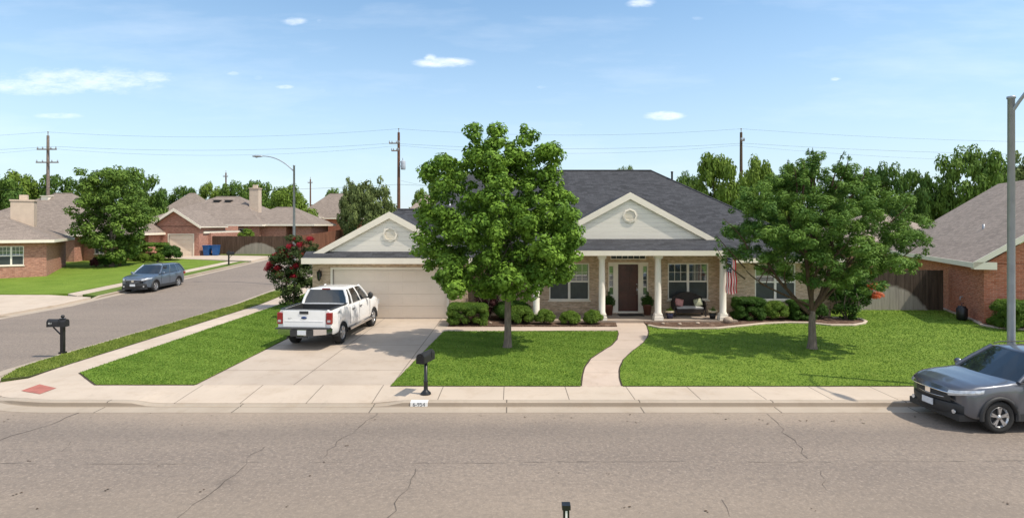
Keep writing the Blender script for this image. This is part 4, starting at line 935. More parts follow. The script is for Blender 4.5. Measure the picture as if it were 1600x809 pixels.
# front right tree, feathery
s = 47.1; X0 = 1269
L2 = [(1188,300,30),(1160,328,18),(1158,362,16),(1208,345,38),(1182,368,22),(1222,380,30),(1240,300,38),(1268,262,22),(1290,290,38),(1260,345,52),(1320,320,40),(1350,295,26),(1375,320,32),(1410,345,24),(1425,375,16),(1390,375,34),(1340,370,46),(1300,400,42),(1260,425,30),(1350,405,28),(1400,410,22),(1310,440,20),(1230,275,20),(1158,396,10),(1320,275,16)]
lob = []
for (px, py, rr) in L2:
    z = (4.1 + (352 - py) * 19.1 / 900); x = (px - X0) / s; rad = rr / s
    dep = math.sqrt(max(.05, 1 - (x / 3.7) ** 2)) * 3.0 * min(1, max(.3, (6.9 - z) / 3.0)); lob.append((x * .92 + .05, 0, z, rad * .95, max(rad, dep * .85), rad * .85))
rn = random.Random(4); spr = []
for (px, py) in ((1262,238),(1275,232),(1290,236),(1298,246),(1248,250),(1238,258),(1310,250),(1224,262),(1330,270),(1425,330),(1438,350),(1440,378),(1128,345),(1122,372),(1130,392),(1346,268),(1270,248),(1284,250),(1256,262),(1240,270),(1380,296),(1408,318)):
    bx_ = (px - X0) / s; by_ = rn.uniform(-.8, .8); bz_ = 4.1 + (352 - py) * 19.1 / 900; sx_ = (px - 1275) / 400
    for t_ in (0, .33, .66, 1.0, 1.35): spr.append((bx_ - sx_ * .5 * t_ + rn.uniform(-.08, .08), by_ * (1 - .2 * t_) + rn.uniform(-.08, .08), bz_ - .38 * t_ + rn.uniform(-.04, .04), .05 + .07 * t_, .05 + .07 * t_, .06 + .03 * t_))
t2 = tree_obj('mesquite_tree', 'wide spreading feathery light green tree on the lawn in front of the tan brick wing', (9.95, 19.1, 0.02), lob + [(0, 0, 2.9, 1.9, 1.5, .7), (0, 0, 3.9, 1.7, 1.4, .8)], 620, .11, .27, .11, .60, 33, 'leafB', 'bark', (.0, 0, 1.25), .122, 0, inner=.3, aspect=.34, up=.9, sprays=spr)
mb = MB()
for i, (tx_, ty_, tz_, rr) in enumerate(((-1.6, .2, 3.1, .075), (-.55, -.5, 4.2, .08), (.5, .3, 4.6, .085), (1.5, -.3, 3.3, .07), (2.3, .3, 2.9, .06), (.1, .9, 3.6, .06), (-2.3, -.3, 2.6, .045), (.2, -1.2, 3.2, .05), (0, 0, 5.6, .05))):
    p = limb(mb, (0, 0, 1.1 + .05 * i), (tx_, ty_, tz_), rr, rr * .35, 60 + i, .12, 7)
    for k in range(3): limb(mb, p[3 + k], Vector(p[3 + k]) + Vector((random.uniform(-1, 1), random.uniform(-1, 1), random.uniform(.3, 1.1))), rr * .4, .01, 80 + i * 3 + k, n=4, sides=5)
for (x_, y_, z_, *_r) in spr[::5]: limb(mb, (x_ * .7, y_ * .5, z_ - 1.0), (x_, y_, z_ + .1), .03, .008, int(x_ * 100) + 500, n=4, sides=5)
mb.build('limbs', 'barkd', t2)

# unit background trees: crown about 2 wide, height 1
def unit_tree(seed, lmat, n=70, leaf=.055, dens=.55, tall=1.0, name='background_tree'):
    rn = random.Random(seed); L = []
    for k in range(9):
        a = k * 2.4 + rn.uniform(-.3, .3); rr = rn.uniform(.15, .62); z = rn.uniform(.34, .78) - .12 * rr; L.append((math.cos(a) * rr, math.sin(a) * rr, z, rn.uniform(.26, .42), rn.uniform(.26, .42), rn.uniform(.15, .22)))
    L.append((0, 0, .62, .5, .5, .33))
    root = empty(name, (0, 0, 0), 0, 'x', 'tree')
    cl = clumps_on(L, n, .085, .17, seed, .5); cl = [(a, b, c_, d_, e_, f_ * .8) for a, b, c_, d_, e_, f_ in cl]
    link('crown', leaf_mesh('bg_crown', cl, leaf, dens, seed, lmat, .5, .65), root)
    mb = MB(); mb.tube([(0, 0, -.05), (0, 0, .15), (.02, 0, .35), (0, 0, .6)], [.05, .036, .03, .015], 7)
    for k in range(5): limb(mb, (0, 0, .25 + .04 * k), L[k][:3], .02, .006, k + seed, sides=5)
    mb.build('trunk', 'barkd', root); return root
protos = {k: unit_tree(i * 13 + 5, m, n_) for i, (k, m, n_) in enumerate((('oak', 'leafC', 130), ('oak2', 'leafC', 120), ('bright', 'leafE', 120), ('olive', 'leafD', 120), ('loose', 'leafE', 135)))}
used = set()
BT = [ # px, top py, half width px, Y, kind, label
 (-30, 262, 60, 74, 'oak', 'dark oak at the left edge behind the brown roofs'),
 (28, 266, 52, 80, 'bright', 'green tree left of the utility pole with two cross-arms'),
 (92, 264, 46, 82, 'oak2', 'dark green tree behind the utility pole with two cross-arms'),
 (140, 274, 34, 76, 'bright', 'bright green tree just left of the round tree on the lawn'),
 (205, 257, 46, 80, 'oak', 'tall dark tree rising behind the round lawn tree'),
 (245, 298, 16, 90, 'oak2', 'low dark tree left of the small steep grey-brown roof'),
 (287, 284, 34, 118, 'oak2', 'distant green tree above the left end of the long hip roof'),
 (325, 283, 30, 116, 'bright', 'distant tree behind the left end of the long hip roof'),
 (368, 278, 30, 110, 'oak', 'dark distant tree by the thin far pole'),
 (408, 274, 40, 100, 'oak2', 'dark tree behind the pale chimney of the long house'),
 (452, 287, 46, 88, 'bright', 'bright round tree behind the left street lamp'),
 (520, 290, 24, 125, 'oak', 'distant tree peeking over the brown roof with small gable'),
 (548, 272, 30, 74, 'olive', 'olive green tree left in the pair before the middle utility pole'),
 (588, 271, 46, 70, 'olive', 'large olive green tree beside the middle utility pole'),
 (657, 293, 24, 110, 'bright', 'small distant tree right of the middle utility pole'),
 (702, 240, 48, 58, 'bright', 'bright tree behind the garage roof, left of the tall lawn tree'),
 (975, 253, 24, 62, 'loose', 'treetop just showing above the slate grey ridge'),
 (1070, 262, 26, 64, 'oak', 'low dark tree behind the right hip of the slate roof'),
 (1120, 234, 54, 52, 'loose', 'pale green tree left of the right utility pole'),
 (1185, 242, 50, 56, 'bright', 'green tree right of the right utility pole'),
 (1245, 262, 50, 60, 'oak', 'dark tree behind the crown of the feathery lawn tree'),
 (1315, 262, 40, 62, 'oak2', 'dark tree seen through the right side of the feathery tree'),
 (1385, 246, 52, 54, 'oak', 'dark green tree between the feathery tree and brown roof'),
 (1440, 254, 40, 58, 'oak2', 'dark green tree above the low end of the brown roof'),
 (1512, 220, 62, 54, 'oak', 'large dark tree rising above the brown roof slope'),
 (1590, 228, 56, 56, 'olive', 'tree behind the right street lamp pole'),
 (1660, 240, 56, 56, 'oak2', 'tree at the right edge behind the brown roof'),
 (1090, 290, 30, 60, 'bright', 'low bright tree at the foot of the slate hip'),
]
for i, (px, top, hw, Y, kind, lab) in enumerate(BT):
    pr = protos[kind]; o = pr if kind not in used else copy_tree(pr); used.add(kind)
    z0 = T(Y); ztop = 4.1 + (352 - top) * Y / 900; hgt = ztop - z0; rad = hw * Y / 900
    o.location = ((px - 800) * Y / 900, Y, z0); o.scale = (rad * 1.08, rad * 1.08, hgt / 1.0); o.rotation_euler = (0, 0, i * 1.7); o['label'] = lab; o['group'] = 'trees beyond the houses'
# a soft far tree line
rng = np.random.default_rng(3); cl = []
for x in np.arange(-330, 330, 4.5):
    y = 235 + rng.uniform(-10, 10); h = rng.uniform(6, 11); cl += [(x, y, 2 + h * .35, 6, 5, h * .45), (x + rng.uniform(-3, 3), y, 2 + h * .8, 3.5, 3, h * .25)]
o = link('far_woods', leaf_mesh('far_woods', cl, 1.3, .5, 5, 'leafC', .5, .8)); tag(o, 'hazy green tree line along the horizon', 'woods', None, 'stuff')

# round tree on neighbour lawn
lob = []
rn = random.Random(8)
for (px, py, rr) in ((170,285,22),(150,300,24),(195,290,22),(130,325,22),(170,325,34),(210,325,24),(140,355,24),(175,360,34),(212,355,22),(160,388,20),(195,385,20),(122,345,14),(225,340,12),(150,275,10),(128,375,10),(188,270,12)):
    z = 4.1 - T(47.5) + (352 - py) * 47.5 / 900; x = (px - 175) * 47.5 / 900; rad = rr * 47.5 / 900; lob.append((x * .82, 0, z, rad * .85, max(rad, 2.4 * math.sqrt(max(.1, 1 - (x / 3.6) ** 2))), rad * .9))
tree_obj('shade_tree', 'round green tree on the far lawn behind the blue-grey SUV', ((175 - 800) * 47.5 / 900, 47.5, T(47.5)), lob, 250, .30, .60, .22, .55, 44, 'leafC', 'bark', (0, 0, 1.5), .17, 5)

# crepe myrtles
def crepe(name, label, base, lobes, fl, seed, fm='redflower', lm='crepe', n=70, stems=7, h=2.2, cat='shrub'):
    root = empty(name, base, 0, label, cat)
    link('foliage', leaf_mesh(name, clumps_on(lobes, n, .16, .3, seed, .3), .10, .5, seed, lm, .5), root)
    link('blossoms', leaf_mesh(name + '_fl', fl, .05, .8, seed + 1, fm, .3, .8, shell=.3), root)
    mb = MB(); rn = random.Random(seed)
    for k in range(stems):
        a = k * 6.28 / stems; limb(mb, (.1 * math.cos(a), .1 * math.sin(a), 0), (.75 * math.cos(a) * rn.uniform(.5, 1), .6 * math.sin(a), h * rn.uniform(.7, 1)), .035, .012, k + seed, sides=6)
    mb.build('stems', 'bark', root); return root
Yc = 28.6; sc_ = Yc / 900
def q(px, py, r, bx=457): return ((px - bx) * sc_, random.uniform(-.3, .3), 4.1 + (352 - py) * sc_, r * sc_, max(r * sc_, .45), r * sc_)
lo = [q(455, 440, 22), q(445, 420, 20), q(475, 430, 18), q(440, 400, 12), q(470, 400, 18), q(460, 380, 12), q(478, 385, 12), q(460, 462, 16), q(432, 430, 10), q(485, 455, 10)]
fl = [q(*t, 4.5) for t in ((438,392),(442,400),(430,408),(424,414),(420,420),(436,418),(426,424),(450,404),(440,428),(468,414),(462,418),(466,430),(460,432),(458,426),(445,394),(437,398),(470,382),(455,385),(484,374),(421,412),(448,438),(475,398),(462,374),(432,400))]
crepe('crepe_myrtle', 'crepe myrtle with crimson blossoms at the left corner of the garage', ((457 - 800) * sc_, Yc, 0.02), lo, fl, 3, n=130)
Yc = 26.1; sc_ = Yc / 900
lo = [q(1325, 440, 24, 1325), q(1305, 450, 16, 1325), q(1345, 455, 16, 1325), q(1318, 468, 16, 1325), q(1340, 430, 14, 1325), q(1325, 480, 14, 1325), q(1305, 465, 9, 1325)]
fl = [q(*t, 4.5, 1325) for t in ((1352,422),(1358,446),(1364,444),(1357,458),(1365,456))]
crepe('crepe_myrtle', 'dark green multi-stemmed crepe myrtle with coral blossoms at the right end of the bed', ((1325 - 800) * 25.0 / 900, 25.0, 0.05), [(a, b, c_ - .05, d_ * .95, e_ * .8, f_) for a, b, c_, d_, e_, f_ in lo], fl, 9, 'orflower', 'shrubd', 62, 8, 1.4)
lo = [(0, 0, 1.0, .45, .35, .35), (.1, 0, .6, .45, .35, .35), (-.15, 0, 1.35, .3, .3, .2)]
crepe('purple_shrub', 'dark purple-leaved shrub with a few red blossoms behind the tree trunk by the garage', ((760 - 800) * 24.9 / 900, 24.9, .03), lo, [(-.25, -.1, 1.4, .09, .09, .07), (-.38, -.1, 1.28, .08, .08, .06), (-.1, 0, 1.52, .07, .07, .06)], 12, 'redflower', 'purple', 34, 5, 1.2)

# shrubs
def shrub(label, px, ptop, pbot, hw, Y, mat, seed, boxy=False, leaf=.05, group='clipped shrubs in the beds', z0=None, dens=.85):
    z0 = (T(Y) + .03) if z0 is None else z0; s_ = 900 / Y; r_ = hw / s_; h_ = 4.1 + (352 - ptop) / s_ - z0
    root = empty('shrub', ((px - 800) / s_, Y, z0), 0, label, 'shrub', group); cl = []; rn = random.Random(seed)
    n = int(52 if not boxy else 120)
    for k in range(n):
        if boxy:
            x, y, z = rn.uniform(-1, 1), rn.uniform(-1, 1), rn.uniform(.12, 1); ax = rn.choice('xyzz'); 
            if ax == 'x': x = math.copysign(1, x)
            if ax == 'y': y = math.copysign(1, y)
            if ax == 'z': z = 1
            q_ = .12 + r_ * .08; cl.append((x * r_ * .84, y * r_ * .7, z * (h_ - .1), q_, q_, q_ * .75))
        else:
            a = rn.uniform(0, 6.28); e = rn.uniform(-.35, 1); ce = math.sqrt(max(0, 1 - e * e)); w_ = rn.uniform(.78, .9)
            cl.append((math.cos(a) * ce * r_ * w_, math.sin(a) * ce * r_ * .8 * w_, h_ * .45 + e * h_ * .46, r_ * .26 + .03, r_ * .26 + .03, r_ * .2 + .03))
    link('foliage', leaf_mesh('shrub', cl, leaf, dens, seed, mat, .7, .6), root)
    mb = MB()
    for k in range(5): limb(mb, (0, 0, -.03), (math.cos(k * 1.3) * r_ * .5, math.sin(k * 1.3) * r_ * .4, h_ * .7), .025, .01, k, sides=5)
    mb.build('stems', 'barkd', root); return root
shrub('large rounded shrub beside the garage pier, leftmost of the front bed', 731, 475, 510, 30, 24.0, 'shrub', 1, boxy=True)
shrub('rounded shrub behind the trunk of the tall lawn tree', 812, 479, 508, 21, 23.95, 'shrub', 2)
shrub('dark mounded shrub against the brick between garage and first column', 800, 470, 505, 27, 24.9, 'shrubd', 3)
shrub('small round shrub in front of the first porch column', 851, 484, 509, 14.5, 23.75, 'shrub', 4)
shrub('small round shrub under the left porch window', 890, 487, 509, 15, 23.75, 'shrub', 5)
shrub('small round shrub just left of the second porch column', 927, 485, 508, 14, 23.8, 'shrub', 6)
shrub('square clipped dark hedge shrub right of the flag', 1168, 465, 503, 21, 24.9, 'shrubd', 7, boxy=True)
shrub('loose round shrub under the wing window', 1211, 471, 504, 19, 24.9, 'shrub', 8)
shrub('clipped dark shrub left of the right tree trunk', 1252, 469, 503, 17, 24.9, 'shrubd', 9, boxy=True)
shrub('dark narrow shrub just right of the right tree trunk', 1282, 473, 503, 10, 25.0, 'shrubd', 10)
shrub('clipped green shrub in the bed by the right house window', 1590, 470, 512, 28, 22.6, 'shrub', 11, boxy=True)
shrub('small pale weed clump at the edge of the right house bed', 1551, 497, 508, 8, 23.6, 'shruby', 12, leaf=.06)
Gl = 'shrubs across the side street'
shrub('low brownish shrub beside the white window across the street', 150, 402, 416, 8, 47.0, 'purple', 13, leaf=.1, group=Gl)
shrub('dark shrub under the white window across the street', 165, 400, 414, 11, 47.3, 'shrubd', 14, leaf=.1, group=Gl)
shrub('dark shrub right of the round tree trunk across the street', 187, 399, 412, 8, 47.6, 'shrub', 15, leaf=.1, group=Gl)
shrub('big tiered hedge left of the far garage', 236, 380, 410, 24, 52.5, 'shrub', 16, boxy=True, leaf=.13, group=Gl)
shrub('bushy shrub nearest the far garage door', 266, 384, 408, 16, 52.5, 'shrubd', 17, leaf=.13, group=Gl)
shrub('yellow-green ball shrub, left one of the pair before the tiered hedge', 224, 396, 409, 9, 50.5, 'shruby', 18, leaf=.1, group=Gl)
shrub('yellow-green ball shrub, right one of the pair before the tiered hedge', 246, 396, 409, 9, 50.5, 'shruby', 19, leaf=.1, group=Gl)
shrub('yellow-green shrub rising over the brown fence, left of two', 350, 353, 380, 10, 63, 'shruby', 20, leaf=.14, group=Gl)
shrub('yellow-green shrub rising over the brown fence, right of two', 385, 356, 380, 13, 63, 'shruby', 21, leaf=.14, group=Gl)

# ------------------------------------------------------------------ PORCH THINGS
# bench
bx, by = 7.83, 25.55
B = empty('bench', (bx, by, .1), 0, 'dark wicker love seat with curved high back standing on the porch', 'bench')
m = MB(); m.box(-.62, .62, -.27, .25, .25, .33); m.box(-.6, .6, -.28, -.25, .16, .27); m.build('seat', 'wicker', B)
m = MB(); rows = []
for t_ in (0, 1):
    row = []
    for i in range(13):
        u = -1 + i / 6; ztop = .78 + .22 * math.cos(u * math.pi / 2) ** 1.2; row.append((u * .66, .22 + .08 * t_, ztop)); 
    rows.append(row)
low = [[(p[0], p[1] - .02, .3) for p in r_] for r_ in rows]
m.grid([low[0], rows[0], rows[1], low[1]], 0, False); m.tube([(p[0], .26, p[2]) for p in rows[0]], .035, 8); m.build('backrest', 'wicker', B)
for sgn in (-1, 1):
    m = MB(); m.tube([(sgn * .67, .24, .62), (sgn * .7, 0, .62), (sgn * .7, -.26, .58), (sgn * .69, -.3, .5)], .04, 8); m.box(sgn * .69 - .025, sgn * .69 + .025, -.26, .24, .28, .6); m.build('armrest', 'wicker', B)
    for yy in (-.26, .22): m = MB(); m.box(sgn * .67 - .03, sgn * .67 + .03, yy - .03, yy + .03, 0, .3); m.build('leg', 'wicker', B)
m = MB(); m.blob((0, -.03, .38), 1, 0, 10, (.6, .26, .06)); m.box(-.58, .58, -.26, .2, .34, .40); m.build('cushion', 'cushion', B)
for nm, x, mt, lb in (('pillow', -.42, 'pink', 'pink patterned throw pillow at the left end of the porch love seat'), ('pillow', .42, 'sage', 'sage green patterned throw pillow at the right end of the porch love seat')):
    rows = []
    for i in range(9):
        u = -1 + i / 4; rows.append([(u * .19, 0 if abs(u) == 1 or abs(v_) == 1 else 0, v_ * .17) for v_ in [-1 + j / 4 for j in range(9)]])
    def bulge(sg): return [[(p[0], sg * .075 * (1 - (p[0] / .19) ** 2) ** .5 * max(0, 1 - (p[2] / .17) ** 2) ** .5 if abs(p[0]) < .19 else 0, p[2]) for p in r_] for r_ in rows]
    m = MB(); m.grid(bulge(-1), 0); m.grid(bulge(1), 0); o = m.build(nm, mt, None, fixn=True)
    o.location = (bx + x, by - .02, .1 + .58); o.rotation_euler = (R(-20), R(12 if x < 0 else -12), 0); tag(o, lb, 'pillow', 'throw pillows on the love seat')
# planters
def planter(x, y, label):
    p = empty('potted_topiary', (x, y, .1), 0, label, 'planter', 'topiary planters at the door')
    m = MB(); m.lathe([(0, 0), (.14, 0), (.2, .42), (.225, .43), (.225, .48), (.19, .48), (.18, .44), (0, .44)], n=20); m.build('pot', 'terra', p)
    cl = [(math.cos(a) * .19, math.sin(a) * .19, .62 + .12 * math.sin(a * 3), .12, .12, .1) for a in np.arange(0, 6.2, .7)] + [(0, 0, .6, .2, .2, .17), (0, 0, .78, .15, .15, .12), (0, 0, .95, .07, .07, .12)]
    link('foliage', leaf_mesh('topiary', cl, .04, .8, int(x * 10), 'shrubd', .6), p)
    m = MB(); m.tube([(0, 0, .4), (0, 0, .95)], .015, 6); m.build('stem', 'barkd', p)
planter(4.33, 25.75, 'brown pot with dark topiary left of the front door'); planter(6.05, 25.75, 'brown pot with dark topiary right of the front door')
def pot(x, y, mat, label, rr=.15, h=.28, lm='shrub'):
    p = empty('flower_pot', (x, y, .1), 0, label, 'flower pot', 'small pots on the porch')
    m = MB(); m.lathe([(0, 0), (rr * .65, 0), (rr * .95, h * .8), (0, h * .8)], n=18); m.build('pot', mat, p)
    m = MB(); m.lathe([(rr * .96, h * .78), (rr * 1.12, h * .8), (rr * 1.12, h), (rr * .9, h), (rr * .9, h * .85)], n=18); m.build('rim', 'rimcream', p)
    link('plant', leaf_mesh('potplant', [(0, 0, h + .03, rr * .9, rr * .9, .05), (.03, 0, h + .1, .06, .05, .09)], .035, .6, int(x * 7), lm, .5), p)
pot(6.78, 24.75, 'navy', 'navy blue pot with cream rim just right of the third porch column', .17, .34, 'shruby')
pot(8.62, 24.75, 'iron', 'black pot with cream rim beside the rightmost porch column', .17, .34, 'shrubd')
o = MB().blob((0, 0, .1), .2, 0, 9, (1, .8, .75), .06, 3).build('stone', 'rock'); o.location = (9.0, 24.0, .06); tag(o, 'rounded pale stone at the foot of the rightmost porch column', 'stone')
rn = random.Random(17)
for k, (px, py, lb) in enumerate(((1036, 508, 'small reddish stone in the mulch right of the path'), (1062, 509, 'small flat stone in the mulch below the navy pot'), (1090, 507.5, 'pale stone in the mulch below the love seat'), (766, 507, 'tan stone between the two biggest bed shrubs'))):
    o = MB().blob((0, 0, .04), rn.uniform(.05, .08), 0, 7, (1.2, 1, .6), .1, k).build('stone', 'rock'); o.location = (*P(px, py), .04); tag(o, lb, 'stone', 'stones in the bed')
o = MB().box(4.75, 5.85, 25.4, 25.95, .1, .118).build('door_mat', 'rubber'); tag(o, 'black door mat at the front door', 'door mat')
def lantern(x, y, z, label, s_=1):
    p = empty('wall_lantern', (x, y, z), 0, label, 'wall lamp', 'wall lanterns on the tan brick house')
    m = MB(); m.box(-.05, .05, -.02, 0, -.1, .1); m.tube([(0, -.02, .05), (0, -.1, .16), (0, -.14, .12)], .012, 6); m.build('bracket', 'black', p)
    m = MB(); m.lathe([(0, .13), (.03, .12), (.095, .06), (.08, .05)], (0, -.14, 0), 6, smooth=False); m.lathe([(.05, -.2), (.06, -.19), (.02, -.24), (0, -.25)], (0, -.14, 0), 6, smooth=False)
    for k in range(6): a = k * math.pi / 3; m.tube([(.075 * math.cos(a), -.14 + .075 * math.sin(a), .06), (.05 * math.cos(a), -.14 + .05 * math.sin(a), -.19)], .007, 4)
    m.build('frame', 'black', p); m = MB(); m.lathe([(.068, .05), (.045, -.18)], (0, -.14, 0), 6, smooth=False); m.build('glass', 'carglass', p); p.scale = (s_,) * 3
lantern(-8.42, 25.3, 1.98, 'black wall lantern on the pier left of the garage door', 1.25); lantern(6.62, 26.2, 2.0, 'black wall lantern on the brick right of the front door', 1.2)
# flag
Fl = empty('flag', (9.2, 24.2, 2.72), 0, 'red, white and blue striped flag hanging furled from the rightmost porch column', 'flag')
m = MB(); m.tube([(-.22, .2, -.1), (-.02, -.15, .12)], .014, 8); m.blob((-.01, -.17, .13), .03, 0, 6); m.build('pole', 'black', Fl)
rows = []; NN = 24
me_uv = []
for j in range(17):
    v_ = j / 16; wv = .17 + .05 * v_; rows.append([(-.02 + (i / NN - .5) * 2 * wv + .012 * math.sin(j * .8), -.1 + .05 * math.sin(i / NN * 6.28 * 2.6 + v_ * 1.2) + .015 * math.sin(j), .06 - v_ * 1.5 - .06 * math.sin(i / NN * 3.1)) for i in range(NN + 1)])
m = MB(); m.grid(rows, 0); fo = m.build('cloth', 'flag', Fl)
uvl = fo.data.uv_layers[0].data
for p_ in fo.data.polygons:
    for li, vi in zip(p_.loop_indices, p_.vertices): uvl[li].uv = ((vi % (NN + 1)) / NN, 1 - (vi // (NN + 1)) / 16)

# ------------------------------------------------------------------ MAILBOXES, LAMPS, BINS
def mailbox(loc, rz, label, h=1.1, style='sq', arm=.3, sc=1.0):
    p = empty('mailbox', loc, rz, label, 'mailbox', 'black kerbside mailboxes')
    m = MB()
    if style == 'sq':
        m.box(-.05, .05, -.05, .05, 0, h + .12); m.box(-.065, .065, -.065, .065, h + .12, h + .14); m.blob((0, 0, h + .2), .055, 0, 7); m.box(-.08, .08, -.08, .08, 0, .06)
    else:
        m.lathe([(0, 0), (.13, 0), (.13, .03), (.06, .1), (.052, .12), (.052, .3), (.06, .32), (.042, .34), (.042, h), (0, h)], n=14)
    m.build('post', 'black', p)
    # box: arched tunnel along local x, door at -x
    z0 = h - (.12 if style == 'sq' else 0); L0, L1_ = (-.42, .14) if style == 'sq' else (-.28, .3); w_ = .1; prof = [(-w_, 0), (-w_, .14)] + [(-w_ * math.cos(a), .14 + w_ * math.sin(a)) for a in np.linspace(.3, math.pi - .3, 8)] + [(w_, .14), (w_, 0)]
    m = MB(); yo = -.0 if style == 'sq' else 0
    rows = [[(x, yo + a, z0 + b) for a, b in prof] for x in (L0, L1_)]
    m.grid(rows, 0, False, True); m.face([(L0, yo + a, z0 + b) for a, b in prof][::-1]); m.face([(L1_, yo + a, z0 + b) for a, b in prof])
    m.build('box', 'iron' if style == 'sq' else 'iron', p, fixn=False)
    m = MB(); pr2 = [(a * 1.06, b * 1.03 + .0) for a, b in prof]; m.grid([[(x, yo + a, z0 - .004 + b) for a, b in pr2] for x in (L0 - .02, L0 + .015)], 0, False, True); m.face([(L0 - .02, yo + a, z0 - .004 + b) for a, b in pr2][::-1]); m.box(L0 - .045, L0 - .02, yo - .02, yo + .02, z0 + .17, z0 + .2)
    m.build('door', 'black', p)
    m = MB(); m.box(L1_ - .2, L1_ - .17, yo - w_ - .012, yo - w_ - .002, z0 + .08, z0 + .24); m.build('flag', 'iron', p)
    if style == 'sq':
        m = MB(); m.beam((-.3, 0, z0 - .02), (-.04, 0, z0 - .28), .03, .03, (0, 1, 0)); m.build('brace', 'black', p)
    p.scale = (sc, sc, sc); return p, z0, L0
def text(s_, size, mat, parent, loc, rot, name='lettering', ext=.001):
    cu = bpy.data.curves.new(name, 'FONT'); cu.body = s_; cu.size = size; cu.extrude = ext; cu.align_x = 'CENTER'; cu.align_y = 'CENTER'
    tmp = bpy.data.objects.new('tmp', cu); C.objects.link(tmp); dg = bpy.context.evaluated_depsgraph_get(); dg.update()
    me = bpy.data.meshes.new_from_object(tmp.evaluated_get(dg)); bpy.data.objects.remove(tmp); me.materials.clear(); me.materials.append(M[mat]); me.name = name
    o = link(name, me, parent); o.location = loc; o.rotation_euler = rot; return o
pm, z0, L0 = mailbox((P(98, 553)[0], P(98, 553)[1], .02), 0, 'black mailbox with square post and side brace on the verge at the corner', .98, 'sq')
text('451', .085, 'signwhite', pm, (-.33, -.104, z0 + .11), (R(90), 0, 0), 'number')
mailbox((P(665, 616)[0], P(665, 616)[1] + .03, 0.0), R(72), 'black mailbox with round top on a cast post by the driveway kerb', .80, 'rd')
mailbox((-23.9, 48.6, T(48.6)), R(180), 'small dark mailbox on the far verge beyond the SUV', 1.0, 'sq')
# painted address block on kerb face
m = MB(); m.box(-2.72, -2.12, 13.30, 13.372, -.105, -.02) if False else None
xk = (655 - 800) * 13.4 / 900
AB = empty('address_marking', (xk, 13.37, -.12), 0, 'white painted kerb block with dark house number by the driveway', 'house number')
m = MB(); m.box(-.2, .2, -.012, .025, .02, .118); m.box(-.2, .2, .02, .16, .118, .126); m.build('painted_block', 'signwhite', AB)
text('6-954', .125, 'ink', AB, (0, -.0135, .068), (R(90), 0, 0), 'number')
# near marker post
Pm = empty('marker_post', ((884.5 - 800) * 5.75 / 900, 5.75, 0), 0, 'thin black post with flat cap and pale strip at the near kerb', 'post')
m = MB(); m.box(-.03, .03, -.03, .03, 0, 1.28); m.box(-.05, .05, -.05, .05, 0, .05); m.build('post', 'black', Pm); m = MB(); m.box(-.042, .042, -.042, .042, 1.28, 1.325); m.build('cap', 'black', Pm)
m = MB(); m.box(-.010, .010, -.034, -.031, .9, 1.27); m.build('reflector', 'signwhite', Pm)

def street_lamp(loc, rz, h, armlen, rise, label, r0=.10, r1=.06):
    p = empty('street_lamp', loc, rz, label, 'street lamp', 'galvanised street lamps')
    m = MB(); m.lathe([(0, 0), (r0 * 1.9, 0), (r0 * 1.9, .04), (r0 * 1.25, .06), (r0, .2), (r1, h), (r1 * 1.25, h + .005), (r1 * 1.25, h + .06), (0, h + .08)], n=16); m.build('pole', 'galv', p)
    m = MB(); pts = []
    for i in range(12):
        t = i / 11; pts.append((-armlen * t, 0, h - .35 + rise * (1 - (1 - t) ** 2.2))); 
    m.tube(pts, [.04 - .012 * i / 11 for i in range(12)], 8); m.build('arm', 'galv', p)
    e = pts[-1]; m = MB(); m.blob((e[0] - .28, 0, e[2] - .01), .36, 0, 8, (1, .36, .2)); m.lathe([(0, -.1), (.1, -.06), (.13, 0)], (e[0] - .35, 0, e[2] - .02), 12); m.build('lamp_head', 'galv', p)
    return p
street_lamp(((459.5 - 800) * 37.5 / 900, 37.5, T(37.5)), 0, 7.65, 2.1, 1.0, 'slim grey street lamp with curved arm beyond the garage')
street_lamp(((1580 - 800) * 14.15 / 900, 14.15, 0), R(104), 7.2, 2.0, 1.35, 'tall grey street lamp pole behind the dark SUV at the right', .085, .075)

def utility_pole(loc, top, label, arms, trans=False, mat='pole'):
    p = empty('utility_pole', loc, 0, label, 'utility pole', 'wooden utility poles'); h = top - loc[2]
    m = MB(); m.tube([(0, 0, -.3), (0, 0, h * .5), (0, 0, h)], [.2, .17, .13], 10); m.build('post', mat, p)
    m = MB(); m.tube([(0, 0, h - .05), (0, 0, h + .35)], .035, 6); m.blob((0, 0, h + .38), .07, 0, 6); m.build('top_insulator', 'polegrey', p)
    for (dz, hwid, off) in arms:
        m = MB(); m.box(off - hwid, off + hwid, -.22, -.12, h - dz - .06, h - dz + .06); a = m.build('cross_arm', 'polegrey', p)
        for k in (-1, -.45, .45, 1): m = MB(); m.lathe([(.0, .06), (.05, .07), (.07, .16), (.04, .22), (.06, .27), (0, .3)], (off + k * hwid * .93, -.17, h - dz), 8); m.build('insulator', 'transf', a)
    if trans:
        m = MB(); m.lathe([(0, 0), (.24, .0), (.26, .05), (.26, .85), (.2, .95), (0, .98)], (.5, -.1, h - 4.0), 14); m.lathe([(.03, .95), (.05, 1.1), (.03, 1.25)], (.45, -.1, h - 4.0), 8); m.build('transformer', 'transf', p)
        m = MB(); m.box(.1, .3, -.15, -.05, h - 3.7, h - 3.6); m.box(.1, .3, -.15, -.05, h - 3.25, h - 3.15); m.build('bracket', 'galv', p)
    return p
PYY = 62
tp = [4.1 + (352 - t) * PYY / 900 for t in (212, 207, 207)]; pxs = [(v - 800) * PYY / 900 for v in (75, 623, 1158)]
utility_pole((pxs[0], PYY, T(PYY)), tp[0], 'grey wooden utility pole with two cross-arms at the left', [(1.5, 1.05, 0), (2.9, 1.2, .05)], False, 'polegrey')
